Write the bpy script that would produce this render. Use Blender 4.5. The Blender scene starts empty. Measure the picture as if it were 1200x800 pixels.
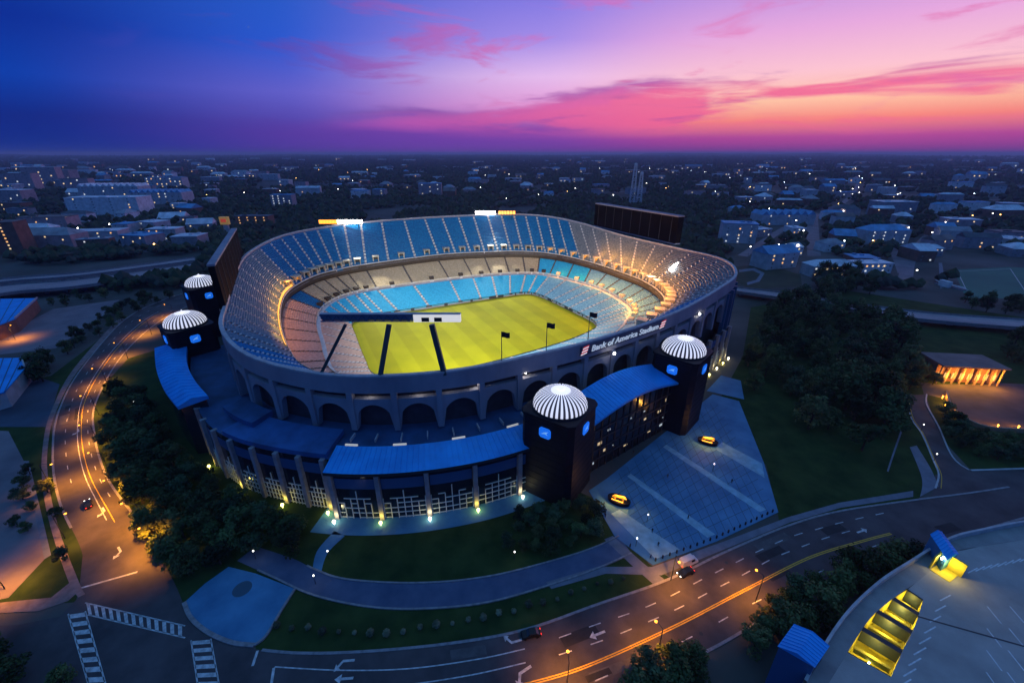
import bpy, bmesh, math, random
from mathutils import Vector, Matrix
R = math.radians
rnd = random.Random(7)
sc = bpy.context.scene
col = sc.collection

# ------------------------------------------------------------------ camera
CAM_H, FPX, PITCH = 100.0, 500.0, math.atan(220 / 500.0)
cd = bpy.data.cameras.new('camera'); cam = bpy.data.objects.new('camera', cd); col.objects.link(cam)
cam.location = (0, 0, CAM_H); cam.rotation_euler = (math.pi / 2 - PITCH, 0, 0)
cd.sensor_width = 36; cd.lens = 36 * FPX / 1200; cd.clip_start = 1; cd.clip_end = 90000
sc.camera = cam
def at(px, py, z=0.0):
    """survey helper: the point of the level plane z seen at a picture position"""
    a, b = px - 600.0, 400.0 - py
    c, s = math.cos(PITCH), math.sin(PITCH)
    t = (z - CAM_H) / (b * c - FPX * s)
    return Vector((a * t, (FPX * c + b * s) * t, z))
def srgb(r, g, b):
    f = lambda v: (v / 255 / 12.92) if v <= 10 else ((v / 255 + 0.055) / 1.055) ** 2.4
    return (f(r), f(g), f(b), 1)

# ------------------------------------------------------------------ render settings
vs = sc.view_settings; sc.display_settings.display_device = 'sRGB'
vs.view_transform = 'Standard'; vs.look = 'None'; vs.exposure = 0.0; vs.gamma = 1.0; vs.use_curve_mapping = False
sc.render.engine = 'CYCLES'
cy = sc.cycles
cy.use_denoising = True; cy.max_bounces = 5; cy.diffuse_bounces = 2; cy.glossy_bounces = 2; cy.transmission_bounces = 3
cy.volume_bounces = 0; cy.sample_clamp_indirect = 2.0; cy.sample_clamp_direct = 40.0; cy.caustics_reflective = False; cy.caustics_refractive = False
cy.use_light_tree = True

# ------------------------------------------------------------------ dusk sky
SUN_AZ = 36.0
w = bpy.data.worlds.new('World'); sc.world = w; w.use_nodes = True
nt = w.node_tree; nt.nodes.clear(); L = nt.links
def nd(t, **k):
    n = nt.nodes.new(t)
    for a, v in k.items(): setattr(n, a, v)
    return n
def ma(op, a, b=None, c=None, clamp=False):
    n = nd('ShaderNodeMath', operation=op, use_clamp=clamp)
    for i, v in enumerate((a, b, c)):
        if v is None: continue
        if isinstance(v, (int, float)): n.inputs[i].default_value = v
        else: L.new(v, n.inputs[i])
    return n.outputs[0]
def ss(v, lo, hi, out0=0.0, out1=1.0):
    n = nd('ShaderNodeMapRange', interpolation_type='SMOOTHSTEP')
    L.new(v, n.inputs['Value'])
    for k, q in (('From Min', lo), ('From Max', hi), ('To Min', out0), ('To Max', out1)): n.inputs[k].default_value = q
    return n.outputs['Result']
def mixc(f, a, b):
    n = nd('ShaderNodeMix', data_type='RGBA')
    L.new(f, n.inputs[0]) if not isinstance(f, (int, float)) else setattr(n.inputs[0], 'default_value', f)
    for i, v in ((6, a), (7, b)):
        if isinstance(v, tuple): n.inputs[i].default_value = v
        else: L.new(v, n.inputs[i])
    return n.outputs[2]
def ramp(fac, stops):
    n = nd('ShaderNodeValToRGB'); e = n.color_ramp.elements
    for i, (p, c) in enumerate(stops):
        x = e[i] if i < 2 else e.new(p)
        x.position = p; x.color = srgb(*c)
    L.new(fac, n.inputs[0]); return n.outputs[0]
tc = nd('ShaderNodeTexCoord'); sep = nd('ShaderNodeSeparateXYZ'); L.new(tc.outputs['Generated'], sep.inputs[0])
X, Y, Z = sep.outputs
el = ma('MULTIPLY', ma('ARCSINE', Z), 180 / math.pi)
az = ma('MULTIPLY', ma('ARCTAN2', X, Y), 180 / math.pi)
cs = ma('COSINE', ma('MULTIPLY', ma('SUBTRACT', az, SUN_AZ), math.pi / 180))
elf = ma('DIVIDE', el, 40.0, clamp=True)
D = lambda d: max(0, min(1, d / 40.0))
cold = ramp(elf, [(0, (8, 44, 138)), (D(3), (6, 38, 132)), (D(6), (0, 60, 170)), (D(10), (0, 42, 148)), (D(20), (14, 70, 160)), (1, (70, 126, 186))])
cool = ramp(elf, [(0, (42, 48, 158)), (D(3), (84, 70, 176)), (D(6), (100, 96, 204)), (D(10), (40, 88, 210)), (D(18), (34, 88, 190)), (1, (76, 128, 188))])
mid = ramp(elf, [(0, (112, 56, 158)), (D(2.6), (140, 70, 176)), (D(5), (232, 156, 216)), (D(8), (234, 190, 240)), (D(11.5), (166, 142, 234)), (D(15), (132, 122, 228)), (D(26), (96, 118, 202)), (1, (84, 132, 192))])
warm = ramp(elf, [(0, (120, 54, 146)), (D(1.6), (176, 68, 154)), (D(3.2), (248, 132, 128)), (D(5.0), (254, 196, 168)), (D(7.5), (252, 196, 212)), (D(11), (230, 168, 224)), (D(15), (180, 142, 226)), (D(26), (112, 124, 200)), (1, (88, 134, 192))])
sky = mixc(ss(cs, 0.14, 0.56), cold, cool)
sky = mixc(ss(cs, 0.48, 0.89), sky, mid)
sky = mixc(ss(cs, 0.84, 0.99), sky, warm)
# stratified cloud banks
def noise(sx, sy, scale, detail, rough=0.55, off=0.0, dist=0.0):
    cmb = nd('ShaderNodeCombineXYZ')
    L.new(ma('MULTIPLY', az, sx), cmb.inputs[0]); L.new(ma('MULTIPLY', el, sy), cmb.inputs[1]); cmb.inputs[2].default_value = off
    n = nd('ShaderNodeTexNoise'); n.inputs['Scale'].default_value = scale; n.inputs['Detail'].default_value = detail
    n.inputs['Roughness'].default_value = rough; n.inputs['Distortion'].default_value = dist
    L.new(cmb.outputs[0], n.inputs['Vector']); return n.outputs['Fac']
n1 = noise(0.055, 0.42, 1.0, 6, 0.55, 3.7, 0.4)
n2 = noise(0.12, 0.9, 1.0, 5, 0.6, 9.1, 0.2)
n3 = noise(0.05, 0.12, 1.0, 4, 0.5, 5.3)
top = ma('ADD', ma('MULTIPLY_ADD', az, 0.095, 6.3), ma('MULTIPLY', ma('SUBTRACT', n3, 0.5), 3.2))
depth = ma('SUBTRACT', ma('MINIMUM', top, 8.0), el)
edge = ss(ma('ADD', depth, ma('MULTIPLY', ma('SUBTRACT', n2, 0.5), 2.2)), -0.1, 0.7)
low = ss(el, 1.2, 3.4)
azw = ma('MULTIPLY', ss(az, -27, -10), ss(az, 48, 110, 1, 0))
gap = ss(ma('ADD', n1, ma('MULTIPLY', ss(az, 14, 32), -0.17)), 0.33, 0.50)
bank = ma('MULTIPLY', ma('MULTIPLY', ma('MULTIPLY', edge, low), azw), gap)
bank = ma('MULTIPLY', bank, 0.92)
lit = ss(depth, 0.2, 2.0)
bcol = mixc(lit, mixc(ss(az, -25, 10), srgb(104, 78, 170), srgb(172, 92, 178)), mixc(ss(az, -22, 20), srgb(180, 84, 180), srgb(240, 98, 152)))
bcol = mixc(ss(n2, 0.52, 0.72), bcol, mixc(ss(az, -20, 20), srgb(120, 76, 178), srgb(206, 84, 158)))
sky = mixc(bank, sky, bcol)
# low purple bank on the cool side
lowb = ma('MULTIPLY', ss(ma('ADD', el, ma('MULTIPLY', ma('SUBTRACT', n1, 0.5), 5.0)), 1.5, 4.4, 1, 0), ma('MULTIPLY', ss(cs, 0.10, 0.5), ss(cs, 0.7, 0.97, 1, 0)))
sky = mixc(ma('MULTIPLY', lowb, 0.75), sky, mixc(ss(cs, 0.1, 0.75), srgb(22, 44, 146), srgb(112, 62, 168)))
# thin torn cloud higher up
n4 = noise(0.075, 0.34, 1.0, 7, 0.58, 33.7, 0.5)
thin = ma('MULTIPLY', ma('MULTIPLY', ss(n4, 0.53, 0.68), ss(el, 2.5, 5.0)), ma('MULTIPLY', ss(cs, 0.2, 0.5), ss(el, 9, 24, 1, 0)))
sky = mixc(ma('MULTIPLY', thin, 0.72), sky, mixc(ss(cs, 0.45, 0.9), srgb(84, 72, 176), srgb(224, 102, 172)))
sky = mixc(ss(el, -2.0, -0.05), srgb(16, 16, 34), sky)
nish = nd('ShaderNodeTexSky', sky_type='NISHITA'); nish.sun_disc = False
nish.sun_elevation = R(0.5); nish.sun_rotation = R(SUN_AZ); nish.dust_density = 2.0
bg1 = nd('ShaderNodeBackground'); L.new(sky, bg1.inputs[0]); bg1.inputs[1].default_value = 1.0
bg2 = nd('ShaderNodeBackground'); L.new(nish.outputs[0], bg2.inputs[0]); bg2.inputs[1].default_value = 0.006
ads = nd('ShaderNodeAddShader'); L.new(bg1.outputs[0], ads.inputs[0]); L.new(bg2.outputs[0], ads.inputs[1])
wo = nd('ShaderNodeOutputWorld'); L.new(ads.outputs[0], wo.inputs[0])
# the last of the afterglow from the west
sl = bpy.data.lights.new('sun', 'SUN'); so = bpy.data.objects.new('sun', sl); col.objects.link(so)
sl.energy = 0.06; sl.angle = R(20); sl.color = (1.0, 0.5, 0.55)
so.rotation_euler = Vector((-math.sin(R(SUN_AZ)), -math.cos(R(SUN_AZ)), -0.12)).to_track_quat('-Z', 'Y').to_euler()

# ------------------------------------------------------------------ helpers
MATS = {}
def mat(name, c, rough=0.7, metal=0.0, var=0.0, scale=1.0, c2=None, bump=0.0, emis=None, estr=0.0, spec=0.4, sampling=None, coords='Object', detail=5, stretch=None):
    if name in MATS: return MATS[name]
    m = bpy.data.materials.new(name); m.use_nodes = True; t = m.node_tree; b = t.nodes['Principled BSDF']
    c = tuple(c[:3]) + (1,)
    b.inputs['Base Color'].default_value = c; b.inputs['Roughness'].default_value = rough; b.inputs['Metallic'].default_value = metal
    b.inputs['Specular IOR Level'].default_value = spec
    if var or c2 or bump:
        tcn = t.nodes.new('ShaderNodeTexCoord'); n = t.nodes.new('ShaderNodeTexNoise')
        n.inputs['Scale'].default_value = scale; n.inputs['Detail'].default_value = detail; n.inputs['Roughness'].default_value = 0.6
        if coords == 'World':
            g = t.nodes.new('ShaderNodeNewGeometry'); src = g.outputs['Position']
        else: src = tcn.outputs[coords]
        if stretch:
            mp = t.nodes.new('ShaderNodeMapping'); mp.inputs['Scale'].default_value = stretch; t.links.new(src, mp.inputs[0]); src = mp.outputs[0]
        t.links.new(src, n.inputs['Vector'])
        r = t.nodes.new('ShaderNodeValToRGB'); e = r.color_ramp.elements
        a = tuple(x * (1 - var) for x in c[:3]) + (1,); z = tuple(min(1, x * (1 + var)) for x in c[:3]) + (1,)
        if c2: a, z = c, tuple(c2[:3]) + (1,)
        e[0].position = 0.34; e[0].color = a; e[1].position = 0.66; e[1].color = z
        t.links.new(n.outputs['Fac'], r.inputs[0]); t.links.new(r.outputs[0], b.inputs['Base Color'])
        if bump:
            bp = t.nodes.new('ShaderNodeBump'); bp.inputs['Strength'].default_value = bump; bp.inputs['Distance'].default_value = 0.15
            n2 = t.nodes.new('ShaderNodeTexNoise'); n2.inputs['Scale'].default_value = scale * 6; n2.inputs['Detail'].default_value = 3
            t.links.new(src, n2.inputs['Vector']); t.links.new(n2.outputs['Fac'], bp.inputs['Height']); t.links.new(bp.outputs[0], b.inputs['Normal'])
    if emis:
        b.inputs['Emission Color'].default_value = tuple(emis[:3]) + (1,); b.inputs['Emission Strength'].default_value = estr
        if sampling: m.cycles.emission_sampling = sampling
    MATS[name] = m; return m

def wloc(p):
    v = Vector((0, 0, 0))
    while p is not None: v = v + p.location; p = p.parent
    return v
class MB:
    def __init__(s): s.v = []; s.f = []; s.m = []
    def face(s, pts, mi=0):
        i = len(s.v); s.v += [tuple(p) for p in pts]; s.f.append(tuple(range(i, i + len(pts)))); s.m.append(mi)
    def box(s, c, size, rz=0.0, mi=0):
        x, y, z = (q / 2 for q in size); ca, sa = math.cos(rz), math.sin(rz); i = len(s.v)
        for dz in (-z, z):
            for dx, dy in ((-x, -y), (x, -y), (x, y), (-x, y)):
                s.v.append((c[0] + dx * ca - dy * sa, c[1] + dx * sa + dy * ca, c[2] + dz))
        for f in ((3, 2, 1, 0), (4, 5, 6, 7), (0, 1, 5, 4), (1, 2, 6, 5), (2, 3, 7, 6), (3, 0, 4, 7)):
            s.f.append(tuple(i + q for q in f)); s.m.append(mi)
    def loft(s, rings, closed=False, mi=0):
        i = len(s.v); n = len(rings[0])
        for r in rings: s.v += [tuple(p) for p in r]
        for a in range(len(rings) - 1):
            for k in range(n if closed else n - 1):
                k2 = (k + 1) % n
                s.f.append((i + a * n + k, i + a * n + k2, i + (a + 1) * n + k2, i + (a + 1) * n + k)); s.m.append(mi)
    def prism(s, poly, z0, z1, mi=0):
        n = len(poly); i = len(s.v)
        s.v += [(p[0], p[1], z0) for p in poly] + [(p[0], p[1], z1) for p in poly]
        for k in range(n):
            k2 = (k + 1) % n; s.f.append((i + k, i + k2, i + n + k2, i + n + k)); s.m.append(mi)
        s.f.append(tuple(i + n + k for k in range(n))); s.m.append(mi)
        s.f.append(tuple(i + k for k in reversed(range(n)))); s.m.append(mi)
    def bar(s, a, b, wd, ht=None, mi=0):
        a, b = Vector(a), Vector(b); ht = ht or wd; d = (b - a).normalized()
        up = Vector((0, 0, 1)) if abs(d.z) < 0.95 else Vector((0, 1, 0))
        sx = d.cross(up).normalized() * wd / 2; sz = sx.cross(d).normalized() * ht / 2
        r = [[p - sx - sz, p + sx - sz, p + sx + sz, p - sx + sz] for p in (a, b)]
        s.loft(r, True, mi); s.face(list(reversed(r[0])), mi); s.face(r[1], mi)
    def tube(s, pts, r0, r1=None, n=8, mi=0):
        r1 = r0 if r1 is None else r1; pts = [Vector(p) for p in pts]; rings = []
        for k, p in enumerate(pts):
            d = (pts[min(k + 1, len(pts) - 1)] - pts[max(k - 1, 0)]).normalized()
            up = Vector((0, 0, 1)) if abs(d.z) < 0.9 else Vector((0, 1, 0))
            a = d.cross(up).normalized(); b = a.cross(d).normalized(); rr = r0 + (r1 - r0) * k / max(1, len(pts) - 1)
            rings.append([p + a * rr * math.cos(q * 2 * math.pi / n) + b * rr * math.sin(q * 2 * math.pi / n) for q in range(n)])
        s.loft(rings, True, mi); s.face(rings[0], mi); s.face(list(reversed(rings[-1])), mi)
    def lathe(s, prof, c, n=24, mi=0, a0=0.0, a1=2 * math.pi):
        full = abs(a1 - a0 - 2 * math.pi) < 1e-6; m = n if full else n + 1
        rings = [[(c[0] + r * math.cos(a0 + (a1 - a0) * k / n), c[1] + r * math.sin(a0 + (a1 - a0) * k / n), c[2] + z) for k in range(m)] for r, z in prof]
        s.loft(rings, full, mi)
    def blob(s, c, r, mi=0, n=6):
        i = len(s.v); c = Vector(c)
        s.v.append(tuple(c + Vector((0, 0, -r * .7))))
        for lv, (h, k) in enumerate(((-.25, .9), (.35, .85))):
            for q in range(n):
                a = (q + lv * .5) / n * 2 * math.pi; rr = r * k * rnd.uniform(.75, 1.2)
                s.v.append((c.x + rr * math.cos(a), c.y + rr * math.sin(a), c.z + r * h * rnd.uniform(.6, 1.3)))
        s.v.append(tuple(c + Vector((rnd.uniform(-.2, .2) * r, rnd.uniform(-.2, .2) * r, r * rnd.uniform(.75, 1.1)))))
        for q in range(n):
            q2 = (q + 1) % n
            for f in ((i, i + 1 + q2, i + 1 + q), (i + 1 + q, i + 1 + q2, i + 1 + n + q), (i + 1 + q2, i + 1 + n + q2, i + 1 + n + q), (i + 1 + n + q, i + 1 + n + q2, i + 1 + 2 * n)):
                s.f.append(f); s.m.append(mi)
    def build(s, name, mats, parent=None, smooth=False, loc=None):
        me = bpy.data.meshes.new(name); o = (wloc(parent) if parent else Vector((0, 0, 0)))
        if loc is not None: o = Vector(loc)
        me.from_pydata([(p[0] - o.x, p[1] - o.y, p[2] - o.z) for p in s.v], [], s.f)
        if not isinstance(mats, (list, tuple)): mats = [mats]
        for m in mats: me.materials.append(m)
        if len(mats) > 1: me.polygons.foreach_set('material_index', s.m)
        if smooth: me.polygons.foreach_set('use_smooth', [True] * len(s.f))
        me.update()
        ob = bpy.data.objects.new(name, me); col.objects.link(ob)
        if parent: ob.parent = parent
        elif loc is not None: ob.location = loc
        return ob
def tag(o, label=None, cat=None, group=None, kind=None):
    for k, v in (('label', label), ('category', cat), ('group', group), ('kind', kind)):
        if v: o[k] = v
    return o
def thing(name, label, cat, loc=(0, 0, 0), group=None, rz=0.0):
    o = bpy.data.objects.new(name, None); col.objects.link(o); o.location = loc; o.rotation_euler = (0, 0, rz); o.empty_display_size = 0.5
    return tag(o, label, cat, group)
def copy_tree(o, parent=None):
    c = o.copy(); col.objects.link(c); c.parent = parent
    for ch in o.children: copy_tree(ch, c)
    return c
def lamp(kind, loc, energy, color, parent=None, target=None, size=0.5, spot=None, blend=0.6):
    l = bpy.data.lights.new('lamp_light', kind); l.energy = energy; l.color = color
    if kind == 'AREA': l.size = size
    else: l.shadow_soft_size = size
    if spot: l.spot_size = R(spot); l.spot_blend = blend
    o = bpy.data.objects.new('lamp_light', l); col.objects.link(o)
    o.location = Vector(loc) - (wloc(parent) if parent else Vector((0, 0, 0)))
    if parent: o.parent = parent
    if target is not None: o.rotation_euler = (Vector(target) - Vector(loc)).to_track_quat('-Z', 'Y').to_euler()
    return o
def sheet(name, pts, z, m, kind='structure', parent=None, label=None, cat=None):
    b = MB(); b.face([(p[0], p[1], z) for p in pts])
    o = b.build(name, m, parent)
    if o.data.polygons[0].normal.z < 0: o.data.flip_normals()
    if kind: o['kind'] = kind
    return tag(o, label, cat)
def smooth_line(pts, n=8):
    out = []; P = [Vector(p) for p in pts]
    for i in range(len(P) - 1):
        a, b, c, d = P[max(i - 1, 0)], P[i], P[i + 1], P[min(i + 2, len(P) - 1)]
        for k in range(n):
            t = k / n
            out.append(0.5 * ((2 * b) + (c - a) * t + (2 * a - 5 * b + 4 * c - d) * t * t + (3 * b - a - 3 * c + d) * t ** 3))
    out.append(P[-1]); return out
def pxline(pts, z=0.0, n=8): return smooth_line([at(x, y, z) for x, y in pts], n)
def offset_line(line, d):
    out = []
    for i, p in enumerate(line):
        t = line[min(i + 1, len(line) - 1)] - line[max(i - 1, 0)]; t.z = 0; t.normalize()
        out.append(p + Vector((t.y, -t.x, 0)) * d)
    return out
def ribbon(b, l1, l2, z, mi=0):
    b.loft([[(p.x, p.y, z) for p in l1], [(p.x, p.y, z) for p in l2]], False, mi)
def up_fix(o):
    me = o.data; bm = bmesh.new(); bm.from_mesh(me)
    for f in bm.faces:
        if f.normal.z < -0.01: f.normal_flip()
    bm.to_mesh(me); bm.free(); return o
def resample(line, n):
    ds = [0]
    for a, b in zip(line, line[1:]): ds.append(ds[-1] + (b - a).length)
    out = []; j = 0
    for k in range(n):
        s = ds[-1] * k / (n - 1)
        while j < len(ds) - 2 and ds[j + 1] < s: j += 1
        f = (s - ds[j]) / max(1e-6, ds[j + 1] - ds[j]); out.append(line[j].lerp(line[j + 1], f))
    return out
_u = ['', 'first', 'second', 'third', 'fourth', 'fifth', 'sixth', 'seventh', 'eighth', 'ninth', 'tenth', 'eleventh', 'twelfth', 'thirteenth', 'fourteenth', 'fifteenth', 'sixteenth', 'seventeenth', 'eighteenth', 'nineteenth']
_t = {2: 'twent', 3: 'thirt', 4: 'fort', 5: 'fift', 6: 'sixt', 7: 'sevent', 8: 'eight', 9: 'ninet'}
ORD = [_u[k] if k < 20 else (_t[k // 10] + 'ieth' if k % 10 == 0 else _t[k // 10] + 'y-' + _u[k % 10]) for k in range(1, 100)]
SODIUM = (1.0, 0.36, 0.02)

# materials
M_ground = mat('ground_soil', (0.055, 0.058, 0.050), 0.95, c2=(0.14, 0.125, 0.12), scale=0.012, coords='World', detail=9, spec=0.1)
M_lawn = mat('lawn_grass', (0.018, 0.040, 0.012), 0.95, c2=(0.048, 0.075, 0.022), scale=0.12, coords='World', bump=0.5, detail=9, spec=0.1)
M_asph = mat('asphalt', (0.052, 0.043, 0.049), 0.8, c2=(0.104, 0.086, 0.092), scale=0.11, coords='World', bump=0.15, detail=9, spec=0.3)
M_asph2 = mat('old_asphalt', (0.17, 0.135, 0.155), 0.85, c2=(0.27, 0.22, 0.24), scale=0.06, coords='World', detail=9, spec=0.2)
M_walk = mat('pavement_concrete', (0.14, 0.15, 0.19), 0.85, c2=(0.20, 0.21, 0.26), scale=0.3, coords='World', detail=8)
M_pave = mat('plaza_paving', (0.035, 0.16, 0.32), 0.7, c2=(0.08, 0.27, 0.47), scale=0.10, coords='World', detail=8)
M_pave2 = mat('pale_plaza_paving', (0.22, 0.44, 0.56), 0.7, var=0.2, scale=0.4, coords='World')
M_kerb = mat('kerb_stone', (0.26, 0.25, 0.27), 0.85, var=0.25, scale=0.8, coords='World')
M_white = mat('white_road_paint', (0.36, 0.36, 0.37), 0.8, c2=(0.72, 0.72, 0.73), scale=0.9, coords='World')
M_yellow = mat('yellow_road_paint', (0.75, 0.42, 0.04), 0.7, var=0.2, scale=1.5, coords='World')
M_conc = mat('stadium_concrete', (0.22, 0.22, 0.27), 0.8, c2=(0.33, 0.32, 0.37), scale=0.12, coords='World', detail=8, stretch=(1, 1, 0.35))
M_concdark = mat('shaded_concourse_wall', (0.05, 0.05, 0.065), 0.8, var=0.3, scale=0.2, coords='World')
M_step = mat('aisle_concrete', (0.55, 0.56, 0.58), 0.8, var=0.2, scale=0.5, coords='World')
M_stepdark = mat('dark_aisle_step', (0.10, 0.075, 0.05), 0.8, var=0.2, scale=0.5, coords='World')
M_roof = mat('blue_metal_roof', (0.012, 0.36, 0.95), 0.45, 0.15, var=0.18, scale=0.15, coords='World', detail=6)
M_roofdk = mat('navy_flat_roof', (0.025, 0.085, 0.21), 0.7, var=0.35, scale=0.10, coords='World', detail=9)
M_glass = mat('dark_facade_glass', (0.010, 0.018, 0.032), 0.12, 0.0, spec=0.6)
M_bluepanel = mat('blue_spandrel_glass', (0.03, 0.10, 0.24), 0.25, spec=0.6)
M_mull = mat('pale_steel', (0.75, 0.74, 0.66), 0.5)
M_pier = mat('grey_stone_pier', (0.30, 0.27, 0.29), 0.75, var=0.2, scale=0.5, coords='World')
M_black = mat('black_granite', (0.005, 0.007, 0.016), 0.55, spec=0.2, var=0.3, scale=0.4, coords='World')
M_dark = mat('dark_painted_steel', (0.02, 0.028, 0.04), 0.5)
M_teal = mat('blue_painted_steel', (0.03, 0.11, 0.22), 0.5)
M_trunk = mat('tree_bark', (0.05, 0.035, 0.025), 0.9, var=0.3, scale=4)
M_wlamp = mat('white_lamp_glass', (0.8, 0.8, 0.8), 0.3, emis=(1, 0.95, 0.85), estr=30, sampling='NONE')
M_flood = mat('floodlight_lens', (0.9, 0.9, 0.9), 0.3, emis=(1, 0.94, 0.85), estr=25, sampling='NONE')
M_floodo = mat('amber_floodlight_lens', (0.9, 0.6, 0.2), 0.3, emis=(1, 0.30, 0.015), estr=2.6, sampling='NONE')
M_amber = mat('amber_lamp_glass', (0.9, 0.6, 0.2), 0.3, emis=(1, 0.36, 0.03), estr=14, sampling='NONE')
M_ylamp = mat('yellow_green_lamp_glass', (0.9, 0.9, 0.5), 0.3, emis=(0.9, 0.95, 0.45), estr=22, sampling='NONE')

# ================================================================== GROUND
b = MB(); RG = 60000
b.lathe([(0.001, 0), (400, 0), (2000, 0), (10000, 0), (RG, 0)], (0, 0, -0.02), 64)
g = up_fix(b.build('ground', M_ground)); g['kind'] = 'structure'

# ================================================================== STADIUM PLAN
CTR = Vector((-29.47, 255.3, 0)); U = Vector((0.89238, 0.45129, 0)); V = Vector((0.45129, -0.89238, 0))
def W(u, v, z=0.0): return CTR + U * u + V * v + Vector((0, 0, z))
RIM = [(-90.5,111,38),(-108,93,40),(-117,68,42),(-118,36,42.5),(-118,-10,43.5),(-114,-58,44.5),(-97,-98,46.5),(-72,-118,47.5),(-38,-131,48),(16,-135.5,48),(60,-131,48),(96,-121,48),
       (118,-98,47.5),(127,-60,46),(125,-6,44.5),(129,42,43.5),(132,75,42.5),(116,97,41),(88,109,39.5),(48,121,38),(2.5,129,38),(-26,130,38),(-50,129,38),(-72,122.5,38)]
FRONT = [(-84,80,19),(-95,62,19.5),(-99,46,20),(-102,16,20),(-102,-16,21),(-97,-46,22),(-82,-70,23),(-66,-82,23),(-44,-90,23),(14,-95,23.5),(52,-88,23.5),(82,-76,23.5),
         (102,-55,23),(112,-20,22.5),(114,12,22),(112,36,22),(103,60,22),(91,75,21.5),(68,88,21),(40,96,20),(2,99,19),(-24,99,19),(-46,98,19),(-67,92,19)]
LOWTOP = [(-74,62,8),(-82,52,9),(-84,38,9),(-84,14,9),(-84,-14,9),(-80,-38,9.5),(-71,-52,10.5),(-58,-60,11),(-42,-63,11),(12,-64,11),(46,-61,11),(72,-53,11),
          (86,-40,11),(96,-8,11),(98,12,11),(95,36,10.5),(89,50,10),(79,59,9.5),(62,70,8.5),(38,76,8),(2,79,8),(-23,80,8),(-44,79,8),(-62,73,8)]
FIELD = [(-64,50),(-67,42),(-67,32),(-67,15),(-66.5,-8),(-66,-28),(-62,-37),(-50,-39),(-34,-39.5),(11,-39.5),(40,-39),(60,-38.5),
         (69,-32),(72,-12),(73,8),(74,28),(73,38),(68,46),(56,51),(36,56),(2,60),(-20,61),(-38,60),(-54,56)]
FIELD = [(u, v, 1.3) for u, v in FIELD]
NS = 24
def ring(ctrl, t):
    i = math.floor(t); f = t - i
    a, b, c, d = (Vector(ctrl[(i + k) % NS]) for k in (-1, 0, 1, 2))
    return 0.5 * ((2 * b) + (c - a) * f + (2 * a - 5 * b + 4 * c - d) * f * f + (3 * b - a - 3 * c + d) * f ** 3)
def wp(p): return W(p.x, p.y, p.z)
def rimn(t):
    d = ring(RIM, t + 0.05) - ring(RIM, t - 0.05); d.z = 0; d.normalize()
    n = Vector((-d.y, d.x, 0)); c = ring(RIM, t)
    return n if n.x * c.x + n.y * c.y > 0 else -n
def rimo(t, off, z=None):
    p = ring(RIM, t) + rimn(t) * off
    if z is not None: p.z = z
    return wp(p)
def clubbot(t):
    a, c = ring(LOWTOP, t), ring(FRONT, t); d = (c - a); d.z = 0; d.normalize(); p = a + d * 2.2; p.z = a.z + 1.0; return p
def clubtop(t):
    a, c = ring(FRONT, t), ring(RIM, t); d = (c - a); d.z = 0; d.normalize(); p = a + d * 1.5; p.z = a.z - 4.2; return p

stadium = thing('stadium', 'huge oval football stadium with blue seats, open bowl and arcaded outer wall', 'stadium', W(0, 0, 0))

# seat materials: light on the blue seats painted into their colours by deck
def seat_mat(name, c, c2):
    m = bpy.data.materials.new(name); m.use_nodes = True; t = m.node_tree; bb = t.nodes['Principled BSDF']
    g = t.nodes.new('ShaderNodeNewGeometry'); n = t.nodes.new('ShaderNodeTexNoise'); n.inputs['Scale'].default_value = 0.9; n.inputs['Detail'].default_value = 4
    t.links.new(g.outputs['Position'], n.inputs['Vector'])
    r = t.nodes.new('ShaderNodeValToRGB'); r.color_ramp.elements[0].position = 0.38; r.color_ramp.elements[1].position = 0.62
    r.color_ramp.elements[0].color = c + (1,); r.color_ramp.elements[1].color = c2 + (1,)
    t.links.new(n.outputs['Fac'], r.inputs[0]); t.links.new(r.outputs[0], bb.inputs['Base Color']); bb.inputs['Roughness'].default_value = 0.75; bb.inputs['Specular IOR Level'].default_value = 0.15
    return m
S_blue = seat_mat('blue_seat_plastic', (0.004, 0.13, 0.34), (0.012, 0.21, 0.47))
S_bright_lit = seat_mat('bright_lit_blue_seat', (0.02, 0.38, 0.66), (0.04, 0.48, 0.78))
S_tan_lit = seat_mat('warm_lit_club_seat', (0.46, 0.36, 0.22), (0.60, 0.49, 0.33))
S_pink_lit = seat_mat('rose_lit_end_seat', (0.44, 0.29, 0.25), (0.58, 0.40, 0.34))
S_dim_lit = seat_mat('dim_lit_blue_seat', (0.07, 0.16, 0.24), (0.20, 0.29, 0.38))
S_pale = seat_mat('pale_blue_seat', (0.14, 0.36, 0.52), (0.24, 0.48, 0.64))
S_mauve_lit = seat_mat('mauve_lit_seat', (0.12, 0.16, 0.20), (0.24, 0.26, 0.29))

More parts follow.
